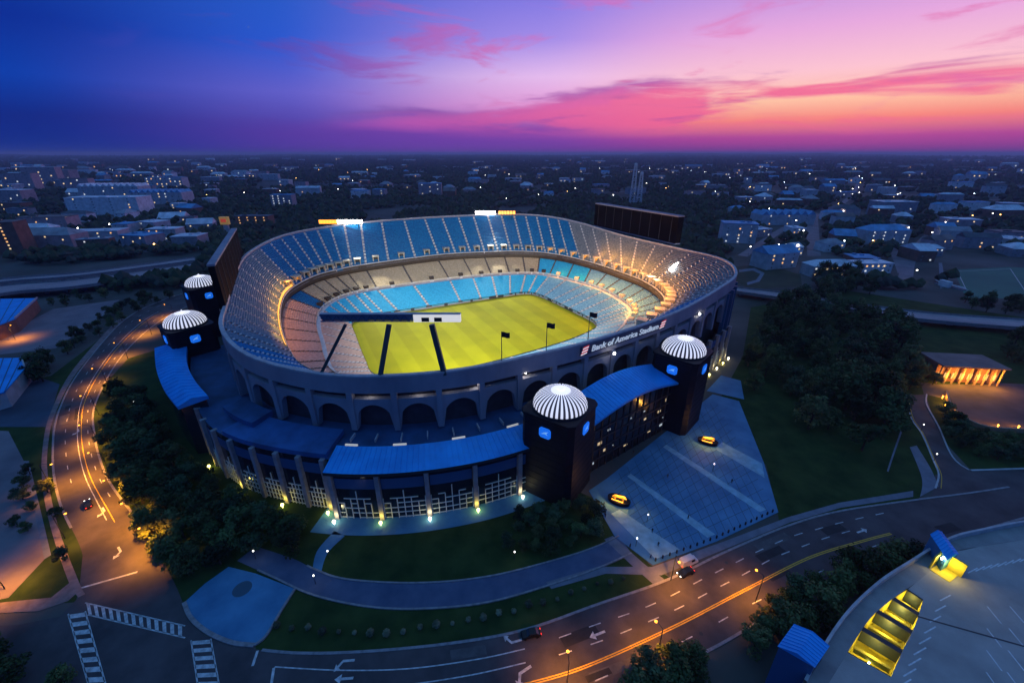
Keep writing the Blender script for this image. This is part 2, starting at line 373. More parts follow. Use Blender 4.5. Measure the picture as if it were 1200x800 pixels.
def deck(name, fin, fout, nsec, rows, rise, seatm, aislem, aisle=0.75, slab=M_conc, thick=1.1):
    """stepped seating between an inner and an outer ring; one mesh for each section between two aisles"""
    b = MB(); NT = nsec * 2
    A = [fin(NS * k / NT) for k in range(NT + 1)]; B = [fout(NS * k / NT) for k in range(NT + 1)]
    lo = lambda p, d: wp(p) - Vector((0, 0, d))
    b.loft([[lo(p, .12) for p in A], [lo(p, .12) for p in B]], mi=0)
    b.loft([[lo(p, thick) for p in A], [lo(p, thick * 2.2) for p in B]], mi=0)
    b.loft([[lo(p, .12) for p in A], [lo(p, thick) for p in A]], mi=0)
    base = b.build(name, slab, stadium)
    for s in range(nsec):
        t0, t1 = NS * s / nsec, NS * (s + 1) / nsec
        pa, pb, qa, qb = fin(t0), fin(t1), fout(t0), fout(t1)
        pm, qm = fin((t0 + t1) / 2), fout((t0 + t1) / 2)
        sb = MB(); fr = aisle / max(2, (pb - pa).length) / 1.0; fq = aisle / max(2, (qb - qa).length)
        def P(x, y, dz):
            def q3(a, m, c, f0):
                x2 = f0 + (1 - 2 * f0) * x
                return a * (2 * (x2 - .5) * (x2 - 1)) + m * (4 * x2 * (1 - x2)) + c * (2 * x2 * (x2 - .5))
            p = q3(pa, pm, pb, fr).lerp(q3(qa, qm, qb, fq), y); p.z += dz; return wp(p)
        for r in range(rows):
            y0, y1 = r / rows, (r + 1) / rows; hh = (qm.z - pm.z) / rows
            for c in range(2):
                x0, x1 = c / 2, (c + 1) / 2
                # seat back riser and tread
                a0, a1 = P(x0, y0, 0), P(x1, y0, 0); b0, b1 = P(x0, y0, hh * rise), P(x1, y0, hh * rise)
                c0, c1 = P(x0, y1, 0.04), P(x1, y1, 0.04)
                sb.face([a0, a1, b1, b0]); sb.face([b0, b1, c1, c0])
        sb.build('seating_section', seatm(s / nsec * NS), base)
        # stair between this section and the next
        st = MB(); d = (qa - pa); side = (fin(t0 + .02) - fin(t0 - .02)); side.z = 0; side.normalize()
        n = rows // 2
        for r in range(n):
            y0, y1 = r / n, (r + 1) / n
            p0, p1 = pa.lerp(qa, y0), pa.lerp(qa, y1); hh = (p1.z - p0.z)
            k = [p0 - side * aisle, p0 + side * aisle, p1 + side * aisle, p1 - side * aisle]
            up = [Vector((q.x, q.y, p0.z + hh * .6 + 0.1)) for q in k]; dn = [Vector((q.x, q.y, p0.z - .1)) for q in k[:2]]
            st.face([wp(dn[0]), wp(dn[1]), wp(up[1]), wp(up[0])]); st.face([wp(q) for q in up])
        st.build('aisle_stair', aislem, base)
    return base
def up_mat(t):
    if t < 1.5: return S_blue
    if t < 5.3: return S_dim_lit
    if t < 12.5: return S_blue
    if t < 18: return S_mauve_lit
    return S_blue
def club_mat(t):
    if t < 4.6: return S_pink_lit
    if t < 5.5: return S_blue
    if t < 11.2: return S_tan_lit
    return S_bright_lit if t < 12.6 else S_pale
def low_mat(t):
    if t < 4.9: return S_pink_lit
    if t < 12: return S_bright_lit
    return S_pale
upper = deck('upper_deck', lambda t: ring(FRONT, t), lambda t: ring(RIM, t), 72, 26, 1.0, up_mat, M_step, 0.8)
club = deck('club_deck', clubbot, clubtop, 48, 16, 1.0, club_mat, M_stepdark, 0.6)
lower = deck('lower_deck', lambda t: ring(FIELD, t), lambda t: ring(LOWTOP, t), 48, 18, 1.0, low_mat, M_step, 0.75)

# walls and fascias of the bowl
NT = 144; TS = [NS * k / NT for k in range(NT + 1)]
def ringwall(name, f0, f1, m, parent=stadium, ts=TS, thick=None):
    b = MB(); b.loft([[f0(t) for t in ts], [f1(t) for t in ts]]); return b.build(name, m, parent)
ringwall('field_wall', lambda t: W(ring(FIELD, t).x, ring(FIELD, t).y, 0), lambda t: wp(ring(FIELD, t) + Vector((0, 0, 1.0))), M_dark)
def wk(t):
    p = clubbot(t); q = ring(LOWTOP, t); return p, q
b = MB(); b.loft([[wp(ring(LOWTOP, t)) for t in TS], [wp(clubbot(t) - Vector((0, 0, 0.9))) for t in TS]]); b.loft([[wp(clubbot(t) - Vector((0, 0, 0.9))) for t in TS], [wp(clubbot(t) + Vector((0, 0, 0.9))) for t in TS]])
b.build('cross_aisle', M_step, stadium)
M_suite = mat('suite_glass', (0.05, 0.035, 0.02), 0.3, var=0.5, scale=0.35, coords='World')
ringwall('suite_glazing', lambda t: wp(clubtop(t)), lambda t: wp(clubtop(t) + Vector((0, 0, 3.4))), M_suite)
M_fascia = mat('bronze_fascia', (0.055, 0.042, 0.03), 0.5, var=0.3, scale=0.2, coords='World')
b = MB()
fi = lambda t, dz, d: wp(ring(FRONT, t) - (ring(RIM, t) - ring(FRONT, t)).normalized() * d * 0.0 + Vector((0, 0, dz)))
b.loft([[fi(t, 0.9, 0) for t in TS], [fi(t, -2.6, 0) for t in TS]])
b.build('deck_fascia', M_fascia, stadium)
b = MB(); b.loft([[fi(t, 0.9, 0) for t in TS], [fi(t, 1.2, 0) for t in TS]]); b.loft([[fi(t, 1.2, 0) for t in TS], [wp(ring(FRONT, t).lerp(ring(RIM, t), .012) + Vector((0, 0, 1.2))) for t in TS]]); b.build('deck_rail', M_step, stadium)
# amber concourse light strip along the curved ends of the upper deck
M_strip = mat('amber_light_strip', (0.9, 0.6, 0.2), 0.3, emis=(1, 0.40, 0.05), estr=1.4)
for k in range(8):
    t = 2.5 + 2.6 * k / 7; lamp('POINT', wp(ring(FRONT, t).lerp(ring(RIM, t), .05) + Vector((0, 0, 6.0))), 1900, (1, .38, .04), stadium, size=.4)
for (t0, t1) in ((2.2, 5.3), (16.9, 18.2)):
    b = MB(); n = 24; tt = [t0 + (t1 - t0) * k / n for k in range(n + 1)]
    for ln in range(1):
        q = [ring(FRONT, t).lerp(ring(RIM, t), .035) + Vector((0, 0, 1.35)) for t in tt]
        q2 = [ring(FRONT, t).lerp(ring(RIM, t), .058) + Vector((0, 0, 1.75)) for t in tt]
        b.loft([[wp(p) for p in q], [wp(p) for p in q2]])
        b.loft([[wp(p - Vector((0, 0, .5))) for p in q], [wp(p) for p in q]])
    b.build('amber_strip_light', M_strip, stadium)
# portals where the stairs come out into the upper deck
M_portal = mat('portal_concrete', (0.50, 0.45, 0.36), 0.8, var=0.2, scale=0.4, coords='World')
pw = MB()
M_portal_amber = mat('amber_lit_portal_lining', (0.6, 0.3, 0.05), 0.5, emis=(1.0, 0.36, 0.04), estr=0.5)  # concourse lamplight put into the lining as an amber glow
for s in range(72):
    t = NS * (s + 0.5) / 72
    if not 4.9 < t < 18.6: continue
    p = ring(FRONT, t).lerp(ring(RIM, t), 0.075); o = (ring(RIM, t) - ring(FRONT, t)); o.z = 0; o.normalize(); sd = Vector((-o.y, o.x, 0))
    b = MB(); z0 = p.z
    for q in (-1, 1):
        c = p + sd * q * 1.9
        pts = [c - o * 1.2 - sd * .35, c - o * 1.2 + sd * .35, c + o * 3.6 + sd * .35, c + o * 3.6 - sd * .35]
        b.prism([wp(x) for x in pts], z0 - .5, z0 + 3.3)
    pts = [p - o * 1.6 - sd * 2.5, p - o * 1.6 + sd * 2.5, p + o * 3.6 + sd * 2.5, p + o * 3.6 - sd * 2.5]
    b.prism([wp(x) for x in pts], z0 + 3.3, z0 + 3.9)
    pts = [p + o * 1.0 - sd * 1.55, p + o * 1.0 + sd * 1.55, p + o * 1.2 + sd * 1.55, p + o * 1.2 - sd * 1.55]
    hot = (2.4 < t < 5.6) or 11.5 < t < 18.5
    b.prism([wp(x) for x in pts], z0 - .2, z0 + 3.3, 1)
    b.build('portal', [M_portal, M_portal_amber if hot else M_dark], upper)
    if 13.0 < t < 18.4: lamp('POINT', wp(p - o * 2.0 + Vector((0, 0, 8.0))), 3000, (1, .38, .05), upper, size=1.5)
for s in range(48):   # club level portals
    t = NS * (s + 0.5) / 48
    p = clubbot(t); q = clubtop(t); o = (q - p); o.z = 0; o.normalize(); sd = Vector((-o.y, o.x, 0)); c = p.lerp(q, .06)
    b = MB(); b.prism([wp(c + o * a + sd * e) for a, e in ((-.6, -1.6), (-.6, 1.6), (2.2, 1.6), (2.2, -1.6))], c.z - .3, c.z + 2.2)
    if t < 5 or t > 17.5: continue
    b = b
    b.build('portal', M_portal if (12 < t < 17.5) else M_trunk, club)
    if 12.0 < t < 17.0: lamp('POINT', wp(c - o * 2.0 + Vector((0, 0, 6.0))), 3600, (1, .42, .07), club, size=1.0)

# outer shell ------------------------------------------------------
b = MB(); PH = 4.6
tops = [rimo(t, 0.0) + Vector((0, 0, 1.2)) for t in TS]; topo = [rimo(t, 1.3) + Vector((0, 0, 1.2)) for t in TS]
boto = [rimo(t, 1.3) + Vector((0, 0, -PH)) for t in TS]; boti = [rimo(t, 0.0) + Vector((0, 0, -PH)) for t in TS]
b.loft([[rimo(t, 0.0) + Vector((0, 0, -1)) for t in TS], tops]); b.loft([tops, topo]); b.loft([topo, boto]); b.loft([boto, boti])
b.build('parapet', M_conc, stadium)
b = MB(); M_cop = mat('pale_coping', (0.42, 0.42, 0.44), 0.7, var=.2, scale=.4, coords='World')
b.loft([[p + Vector((0, 0, .25)) for p in tops], [p + Vector((0, 0, .25)) for p in topo]]); b.loft([[p + Vector((0, 0, .25)) for p in topo], [p + Vector((0, 0, -.25)) + Vector((0, 0, 0)) for p in [rimo(t, 1.36) + Vector((0, 0, 1.2)) for t in TS]]])
b.loft([[p + Vector((0, 0, .25)) for p in tops], [p + Vector((0, 0, -.3)) for p in [rimo(t, -.06) + Vector((0, 0, 1.2)) for t in TS]]])
b.build('coping', M_cop, stadium)
# back wall under the upper deck
b = MB(); b.loft([[rimo(t, -5, 0) for t in TS], [rimo(t, -1.6) + Vector((0, 0, -7.5)) for t in TS]]); b.loft([[rimo(t, -1.6) + Vector((0, 0, -7.5)) for t in TS], [rimo(t, -.6) + Vector((0, 0, -PH)) for t in TS]])
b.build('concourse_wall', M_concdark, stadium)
# arcade: bays of one arch each, along left, near and right sides
def arclen(t0, t1, n=60):
    s = 0; p = rimo(t0, 0, 0)
    for k in range(1, n + 1):
        q = rimo(t0 + (t1 - t0) * k / n, 0, 0); s += (q - p).length; p = q
    return s
ts, acc = [], 0
T0, T1 = 17.6, 26.6
total = arclen(T0, T1, 400); nb = round(total / 13.2); step = total / nb
t = T0; ts = [t]; p = rimo(t, 0, 0); acc = 0
while len(ts) < nb:
    t += 0.002; q = rimo(t, 0, 0); acc += (q - p).length; p = q
    if acc >= step: ts.append(t); acc -= step
ts.append(T1)
FLOOR_Z = 20.0
for k in range(nb):
    t0, t1 = ts[k], ts[k + 1]; b = MB(); n = 14; pf = 0.085
    zt = [ring(RIM, t0 + (t1 - t0) * i / n).z - PH - 2.2 for i in range(n + 1)]
    front, top_, bk, bkt = [], [], [], []
    for i in range(n + 1):
        f = i / n; tt = t0 + (t1 - t0) * f; zc = zt[i]
        if f <= pf or f >= 1 - pf: za = FLOOR_Z
        else:
            x = (f - .5) / (.5 - pf); za = zc - 2.0 - 6.0 * (1 - math.sqrt(max(0, 1 - x * x)))
        front.append(rimo(tt, 1.0, za)); top_.append(rimo(tt, 1.0, zc)); bk.append(rimo(tt, -1.0, za)); bkt.append(rimo(tt, -1.0, zc))
    b.loft([front, top_]); b.loft([top_, bkt]); b.loft([bkt, bk]); b.loft([bk, front])
    # pier pilaster
    for f in (0,):
        tt = t0; o = rimn(tt); 
        c = rimo(tt, 1.2, 0); dz = ring(RIM, tt).z - PH
        ta = rimo(tt + .01, 1.2, 0) - rimo(tt - .01, 1.2, 0); ta.normalize(); nn = U * o.x + V * o.y
        b.prism([c - ta * .9 - nn * 1.5, c + ta * .9 - nn * 1.5, c + ta * .9 + nn * .4, c - ta * .9 + nn * .4], FLOOR_Z, dz)
    b.build('arch_bay', M_conc, stadium)
# plain wall with fins where there is no arcade
b = MB(); tf = [2.6 + (T0 - 2.6) * k / 120 for k in range(121)]
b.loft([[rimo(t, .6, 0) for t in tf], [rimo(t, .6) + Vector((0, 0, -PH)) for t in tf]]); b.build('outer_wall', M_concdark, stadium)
for k in range(62):
    t = 2.7 + (T0 - 2.7) * k / 61
    if 6.5 < t < 13: continue
    c = rimo(t, 1.6, 0); o = rimn(t); nn = U * o.x + V * o.y; ta = Vector((-nn.y, nn.x, 0))
    b = MB(); b.prism([c - ta * .7 - nn * 1, c + ta * .7 - nn * 1, c + ta * .7 + nn * 1, c - ta * .7 + nn * 1], 0, ring(RIM, t).z - PH)
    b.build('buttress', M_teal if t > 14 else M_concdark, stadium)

# terrace, facade and canopies round the foot -----------------------
FT0, FT1 = 20.95, 25.75     # terrace roof from the gate tower round to the left end
tt = [FT0 + (FT1 - FT0) * k / 60 for k in range(61)]
OFF = 15.0
b = MB(); b.loft([[rimo(t, -9, FLOOR_Z - .6) for t in tt], [rimo(t, OFF - .6, FLOOR_Z - 1.2) for t in tt]])
b.build('terrace_roof', M_roofdk, stadium)
# raised plant deck over the left bays
def slab_strip(name, t0, t1, o0, o1, z0, z1, h, m, parent=stadium, n=24):
    q = [t0 + (t1 - t0) * k / n for k in range(n + 1)]; b = MB()
    A = [rimo(t, o0, z0) for t in q]; B = [rimo(t, o1, z1) for t in q]; dn = Vector((0, 0, -h))
    b.loft([A, B]); b.loft([B, [p + dn for p in B]]); b.loft([[p + dn for p in B], [p + dn for p in A]]); b.loft([[p + dn for p in A], A])
    b.face([A[0], B[0], B[0] + dn, A[0] + dn]); b.face([A[-1], B[-1], B[-1] + dn, A[-1] + dn])
    return b.build(name, m, parent)
slab_strip('plant_deck', 23.64, 25.0, 3.0, 14.2, 21.2, 20.4, 1.6, mat('plant_deck_membrane', (0.03, 0.12, 0.32), 0.6, var=.3, scale=.12, coords='World', detail=8))
slab_strip('plant_deck', 24.75, 25.35, 1.5, 9, 22.8, 22.6, 2.0, M_roofdk, n=10)
canopy = slab_strip('canopy_roof', FT0 - .02, 23.6, 9.6, 18.8, 20.2, 17.6, 0.5, M_roof)
for k in range(44):   # standing seams of the canopy
    t = FT0 + (23.58 - FT0) * k / 43
    b = MB(); b.bar(rimo(t, 9.7, 20.27), rimo(t, 18.7, 17.67), 0.10, 0.12); b.build('standing_seam', M_roof, canopy)
b = MB()
q = [FT0 + (23.6 - FT0) * k / 24 for k in range(25)]
b.loft([[rimo(t, 18.85, 17.75) for t in q], [rimo(t, 18.85, 16.7) for t in q]]); b.build('gutter', M_dark, canopy)
# roof hatches and light rails on the terrace
for k in range(9):
    t = 21.2 + 2.6 * k / 8; b = MB(); b.bar(rimo(t, 3.5, FLOOR_Z + .0), rimo(t, 6.8, FLOOR_Z + .0), .35, 1.0); b.build('roof_rib', M_cop, stadium)
for t in (21.35, 22.05, 22.75, 23.35):
    b = MB(); b.bar(rimo(t, 8.6, FLOOR_Z - .2), rimo(t + .16, 8.6, FLOOR_Z - .2), .5, .5); b.build('skylight', mat('lit_skylight', (.8, .8, .7), .4, emis=(1, .95, .8), estr=.35), stadium)

M_foot = mat('yellow_foot_lens', (.9, .8, .3), .3, emis=(1, .88, .22), estr=8, sampling='NONE'); M_foot2 = mat('pale_foot_lens', (.9, .85, .6), .3, emis=(1, .92, .6), estr=8, sampling='NONE')
def facade(t0, t1, off, ztop, nbay, lights, kind):
    for k in range(nbay + 1):
        t = t0 + (t1 - t0) * k / nbay; o = rimn(t); nn = U * o.x + V * o.y; ta = Vector((-nn.y, nn.x, 0)); c = rimo(t, off + .3, 0)
        b = MB(); b.prism([c - ta * .65 - nn * 1, c + ta * .65 - nn * 1, c + ta * .65 + nn * .9, c - ta * .65 + nn * .9], 0, ztop - .6); b.build('facade_pier', M_pier, stadium)
        if lights and (nbay < 6 or k % 2 == 0):
            lp = rimo(t, off + 3.0, 0); b = MB(); b.lathe([(.01, 1.5), (.35, 1.45), (.5, 1.1), (.35, .75), (.14, .6), (.12, 0)], lp, 8)
            lt = thing('bollard_light', '%s foot light, %s from the right %s' % ('yellow-green' if k % 2 == 0 else 'pale', ORD[k], kind), 'lamp', lp, 'lights along the stadium foot')
            b.build('lamp_globe', M_foot if k % 2 == 0 else M_foot2, lt); lamp('POINT', lp - nn * .95 + Vector((0, 0, 2.0)), 190, (1, .78, .10) if k % 2 == 0 else (1, .86, .4), lt, size=.3)
    for k in range(nbay):
        a, e = t0 + (t1 - t0) * (k + .06) / nbay, t0 + (t1 - t0) * (k + .94) / nbay; n = 6
        q = [a + (e - a) * i / n for i in range(n + 1)]
        b = MB(); b.loft([[rimo(t, off, 0) for t in q], [rimo(t, off, ztop - .7) for t in q]]); gl = b.build('glazing', M_glass, stadium)
        b = MB()
        for z0, z1, o2 in ((ztop - 6.3, ztop - 2.6, .14),): b.loft([[rimo(t, off + o2, z0) for t in q], [rimo(t, off + o2, z1) for t in q]])
        b.build('spandrel_panel', M_bluepanel, gl)
        for z in (.4, 2.2, 4.0, 5.8, 7.6):
            for i in range(n):
                if z > 7 and (i < 1 or i > 4): continue
                if rnd.random() < .12: continue
                b = MB(); b.bar(rimo(q[i], off + .25, z), rimo(q[i + 1], off + .25, z), .2, .26); b.build('mullion', M_mull, gl)
        for i in range(n + 1):
            hgt = 10.4 if i == 3 else (7.6 if i % 2 == 0 else 5.8)
            b = MB(); b.bar(rimo(q[i], off + .3, 0), rimo(q[i], off + .3, hgt), .24, .24); b.build('mullion', M_mull, gl)
facade(21.0, 23.55, 17.4, 17.4, 5, True, 'under the canopy')
facade(23.68, 25.75, 14.4, 19.6, 7, True, 'of the left wing')

facade(18.75, 17.55, 5.0, 19.0, 5, True, 'of the right wing')
# gate towers with glowing domes --------------------------------------
M_dome = mat('lit_dome_panel', (0.8, 0.8, 0.85), 0.4, emis=(0.82, 0.84, 1.0), estr=0.85)
M_domegap = mat('dark_dome_panel', (0.04, 0.04, 0.06), 0.5, emis=(0.82, 0.84, 1.0), estr=0.02)
M_logo = mat('blue_lit_panel', (0.02, 0.2, 0.7), 0.4, emis=(0.01, 0.18, 0.95), estr=0.7)
M_logod = mat('pale_blue_mark', (0.5, 0.7, 0.9), 0.4, emis=(0.2, 0.5, 1.0), estr=0.6)
def tower(u, v, r, h, label, rz):
    base = W(u, v, 0); T = thing('gate_tower', label, 'tower', base, 'domed gate towers'); S = r * 1.02; ca, sa = math.cos(rz), math.sin(rz)
    lw = lambda x, y, z: Vector((base.x + x * ca - y * sa, base.y + x * sa + y * ca, z))
    def sq(e, z, c=1.6): return [lw(x, y, z) for x, y in ((-e + c, -e), (e - c, -e), (e, -e + c), (e, e - c), (e - c, e), (-e + c, e), (-e, e - c), (-e, -e + c))]
    b = MB(); b.loft([sq(S, 0), sq(S, h), sq(S + .35, h + .3), sq(S + .35, h + 1.2), sq(S - .3, h + 1.25)], True); b.face(sq(S - .3, h + 1.25)); b.build('drum', M_black, T)
    for k in range(1, int(h / 2.4)):     # recessed-joint stone courses
        z = k * 2.4; b = MB(); b.loft([sq(S + .01, z - 2.2), sq(S + .09, z - 2.15), sq(S + .09, z - .15), sq(S + .01, z - .1)], True); b.build('stone_course', M_black, T)
    nrib = 34; dr = r * .97; dh = r * .60; z0 = h + 1.3
    b = MB(); b.lathe([(dr + .25, z0 - .1), (dr + .25, z0 + .5), (dr - .1, z0 + .5)], base, 36); b.build('dome_kerb', M_dark, T)
    prof = lambda f: (dr * math.cos(f * math.pi / 2) ** .8 if f < 1 else 0.01, z0 + .3 + dh * math.sin(f * math.pi / 2))
    inner = MB(); inner.lathe([(prof(k / 8)[0] * .965, prof(k / 8)[1] - .12) for k in range(9)], base, 36); dm = inner.build('dome', M_domegap, T, True)
    for k in range(nrib):
        a = 2 * math.pi * k / nrib; wd = 2 * math.pi / nrib * .50; b = MB()
        b.lathe([prof(j / 8) for j in range(8)], base, 2, 0, a, a + wd); b.build('rib', M_dome, dm)
    b = MB(); b.lathe([(prof(.82)[0], prof(.82)[1] + .1), (.9, prof(1)[1] + .12), (.9, prof(1)[1] + .5), (.3, prof(1)[1] + .7), (.05, prof(1)[1] + 1.3)], base, 16); b.build('finial_cap', mat('dome_cap', (.8, .8, .85), .4, emis=(.9, .9, 1), estr=.9), dm)
    for ax, ay in ((0, -1), (1, 0)):
        d = Vector((ax * ca - ay * sa, ax * sa + ay * ca, 0)); s = Vector((-d.y, d.x, 0)); c = base + d * (S + .12) + Vector((0, 0, h - 3.6)); b = MB()
        w2, h2 = 1.9, 1.7
        ring8 = [(-w2, -h2 + .6), (-w2 + .6, -h2), (w2 - .6, -h2), (w2, -h2 + .6), (w2, h2 - .6), (w2 - .6, h2), (-w2 + .6, h2), (-w2, h2 - .6)]
        f = [c + s * x + Vector((0, 0, y)) for x, y in ring8]
        b.face([p + d * .3 for p in f]); b.loft([f, [p + d * .3 for p in f]], True); pn = b.build('logo_panel', M_logo, T)
        b = MB()   # abstract pale sweep on the panel
        b.face([c + d * .34 + s * x + Vector((0, 0, y)) for x, y in ((-1.3, -.6), (-.2, .3), (1.3, .9), (.6, .1), (1.0, -.5), (.1, -.2))]); b.build('emblem', M_logod, pn)
    return T
tower(-26, 149, 8.5, 29, 'largest domed black gate tower, right of the blue canopy', R(-34))
tower(36, 139, 8.3, 30, 'domed black gate tower beside the stadium sign at the right', R(-42))
tower(-139, 16, 8.4, 29, 'domed gate tower at the top of the curving left roof', R(-40))
tower(-141.6, -55, 8.2, 29, 'smallest domed gate tower, farthest back beside the dark scoreboard', R(-40))
# gate hall between the two right towers
gA, gB = W(-17, 151), W(29, 143); gd = (gB - gA).normalized(); gn = Vector((gd.y, -gd.x, 0))
if gn.y > 0: gn = -gn
n = 16; A = []; B = []
for k in range(n + 1):
    f = k / n; p = gA.lerp(gB, f); rise = 3.4 * math.sin(f * math.pi)
    A.append(p - gn * 10 + Vector((0, 0, 25 + rise))); B.append(p + gn * 2.0 + Vector((0, 0, 22.0 + rise)))
b = MB(); dn = Vector((0, 0, -.8)); b.loft([A, B]); b.loft([B, [p + dn for p in B]]); b.loft([[p + dn for p in B], [p + dn for p in A]]); b.loft([[p + dn for p in A], A])
gr = b.build('gate_roof', M_roof, stadium)
for k in range(1, 30):
    f = k / 30 * n; i = min(n - 1, int(f)); b = MB(); b.bar(A[i].lerp(A[i + 1], f - i) + Vector((0, 0, .06)), B[i].lerp(B[i + 1], f - i) + Vector((0, 0, .06)), .1, .12); b.build('standing_seam', M_roof, gr)
b = MB(); b.loft([[Vector((p.x, p.y, 0)) for p in [q - gn * 2.5 for q in B]], [q - gn * 2.5 + dn for q in B]]); gf = b.build('gate_facade', mat('dark_gate_glass', (.012, .012, .018), .15, spec=.6, var=.4, scale=.3, coords='World'), stadium)
for k in range(13):
    p = gA.lerp(gB, (k + .3) / 13) - gn * .3
    b = MB(); b.bar(p, p + Vector((0, 0, 21.5 + 3 * math.sin((k + .3) / 13 * math.pi))), .35, .35); b.build('mullion', M_dark, gf)
for z in (4.5, 8.5, 12.5, 16.5):
    b = MB(); b.bar(gA - gn * .3 + Vector((0, 0, z)), gB - gn * .3 + Vector((0, 0, z)), .3, .4); b.build('mullion', M_dark, gf)
M_win = mat('warm_lit_window', (0.3, 0.25, 0.15), 0.3, emis=(1.0, 0.75, 0.42), estr=0.55)
M_win2 = mat('cool_lit_window', (0.3, 0.3, 0.3), 0.3, emis=(0.75, 0.9, 1.0), estr=0.40)
M_wino = mat('amber_lit_window', (0.4, 0.2, 0.05), 0.3, emis=(1.0, 0.42, 0.07), estr=1.0)
for k in range(15):
    f = rnd.uniform(.05, .95); z = rnd.choice((3.4, 6.6, 10.6, 14.4)); p = gA.lerp(gB, f) - gn * .38
    b = MB(); b.box(p + Vector((0, 0, z)), (rnd.uniform(.4, 2.2), .12, rnd.uniform(.3, 1.3)), math.atan2(gd.y, gd.x)); b.build('lit_pane', rnd.choice((M_win, M_win2, M_win)), gf)
# left canopy
Lo = pxline([(181, 408), (183, 432), (192, 456), (208, 477)], 20, 6); Li = pxline([(219, 404), (219, 425), (228, 445), (244, 464)], 23, 6)
Lo, Li = resample(Lo, 21), resample(Li, 21)
b = MB(); Mi = [a.lerp(c, .5) + Vector((0, 0, 1.4)) for a, c in zip(Lo, Li)]
b.loft([Lo, Mi, Li]); b.loft([Lo, [p - Vector((0, 0, 1)) for p in Lo]]); b.loft([Li, [p - Vector((0, 0, 1.8)) for p in Li]])
b.face([Lo[-1], Mi[-1], Li[-1], Li[-1] - Vector((0, 0, 1)), Lo[-1] - Vector((0, 0, 1))]); lc = b.build('canopy_roof', M_roof, stadium, True)
for k in range(21):
    b = MB(); b.bar(Lo[k] + Vector((0, 0, .07)), Mi[k] + Vector((0, 0, .07)), .12, .14); b.bar(Mi[k] + Vector((0, 0, .07)), Li[k] + Vector((0, 0, .07)), .12, .14); b.build('standing_seam', M_roof, lc)
b = MB(); b.loft([[Vector((p.x, p.y, 0)) for p in [a.lerp(c, .10) for a, c in zip(Lo, Li)]], [a.lerp(c, .10) - Vector((0, 0, 1)) for a, c in zip(Lo, Li)]])
b.loft([[Vector((p.x, p.y, 0)) for p in [a.lerp(c, .92) for a, c in zip(Lo, Li)]], [a.lerp(c, .92) - Vector((0, 0, 1)) for a, c in zip(Lo, Li)]])
e0, e1 = Lo[-1].lerp(Li[-1], .1), Lo[-1].lerp(Li[-1], .92); b.face([(e0.x, e0.y, 0), (e1.x, e1.y, 0), e1 - Vector((0, 0, 1)), e0 - Vector((0, 0, 1))])
b.build('wing_wall', M_glass, stadium)
# roof between left canopy and the bowl
pp = Li + [rimo(t, 0, 0) for t in (24.9, 25.3, 25.8, 26.3, 27.0, 27.6)]
b = MB(); b.face([(p.x, p.y, 17.5) for p in pp]); b.build('wing_roof', M_roofdk, stadium)

# ------------------------------------------------------------------ playing field
M_turf = bpy.data.materials.new('floodlit_turf'); M_turf.use_nodes = True
t_ = M_turf.node_tree; bb = t_.nodes['Principled BSDF']; bb.inputs['Roughness'].default_value = 0.9; bb.inputs['Specular IOR Level'].default_value = 0.1
g_ = t_.nodes.new('ShaderNodeNewGeometry'); dp = t_.nodes.new('ShaderNodeVectorMath'); dp.operation = 'DOT_PRODUCT'; dp.inputs[1].default_value = tuple(U); t_.links.new(g_.outputs['Position'], dp.inputs[0])
wv = t_.nodes.new('ShaderNodeMath'); wv.operation = 'SINE'; mu = t_.nodes.new('ShaderNodeMath'); mu.operation = 'MULTIPLY'; mu.inputs[1].default_value = math.pi / 9.14
t_.links.new(dp.outputs['Value'], mu.inputs[0]); t_.links.new(mu.outputs[0], wv.inputs[0])
mr = t_.nodes.new('ShaderNodeMapRange'); mr.inputs[1].default_value = -.15; mr.inputs[2].default_value = .15; t_.links.new(wv.outputs[0], mr.inputs[0])
nz_ = t_.nodes.new('ShaderNodeTexNoise'); nz_.inputs['Scale'].default_value = .09; nz_.inputs['Detail'].default_value = 8; t_.links.new(g_.outputs['Position'], nz_.inputs['Vector'])
m1 = t_.nodes.new('ShaderNodeMix'); m1.data_type = 'RGBA'; m1.inputs[6].default_value = (.325, .315, .003, 1); m1.inputs[7].default_value = (.38, .37, .004, 1); t_.links.new(mr.outputs[0], m1.inputs[0])
m2 = t_.nodes.new('ShaderNodeMix'); m2.data_type = 'RGBA'; m2.blend_type = 'MULTIPLY'; m2.inputs[0].default_value = .7
r_ = t_.nodes.new('ShaderNodeValToRGB'); r_.color_ramp.elements[0].position = .3; r_.color_ramp.elements[0].color = (.72, .80, .8, 1); r_.color_ramp.elements[1].position = .7; r_.color_ramp.elements[1].color = (1, 1, 1, 1)
t_.links.new(nz_.outputs['Fac'], r_.inputs[0]); t_.links.new(m1.outputs[2], m2.inputs[6]); t_.links.new(r_.outputs[0], m2.inputs[7]); t_.links.new(m2.outputs[2], bb.inputs['Base Color'])
fo = sheet('playing_field', [W(ring(FIELD, t).x, ring(FIELD, t).y) for t in TS[:-1]], 0.06, M_turf)

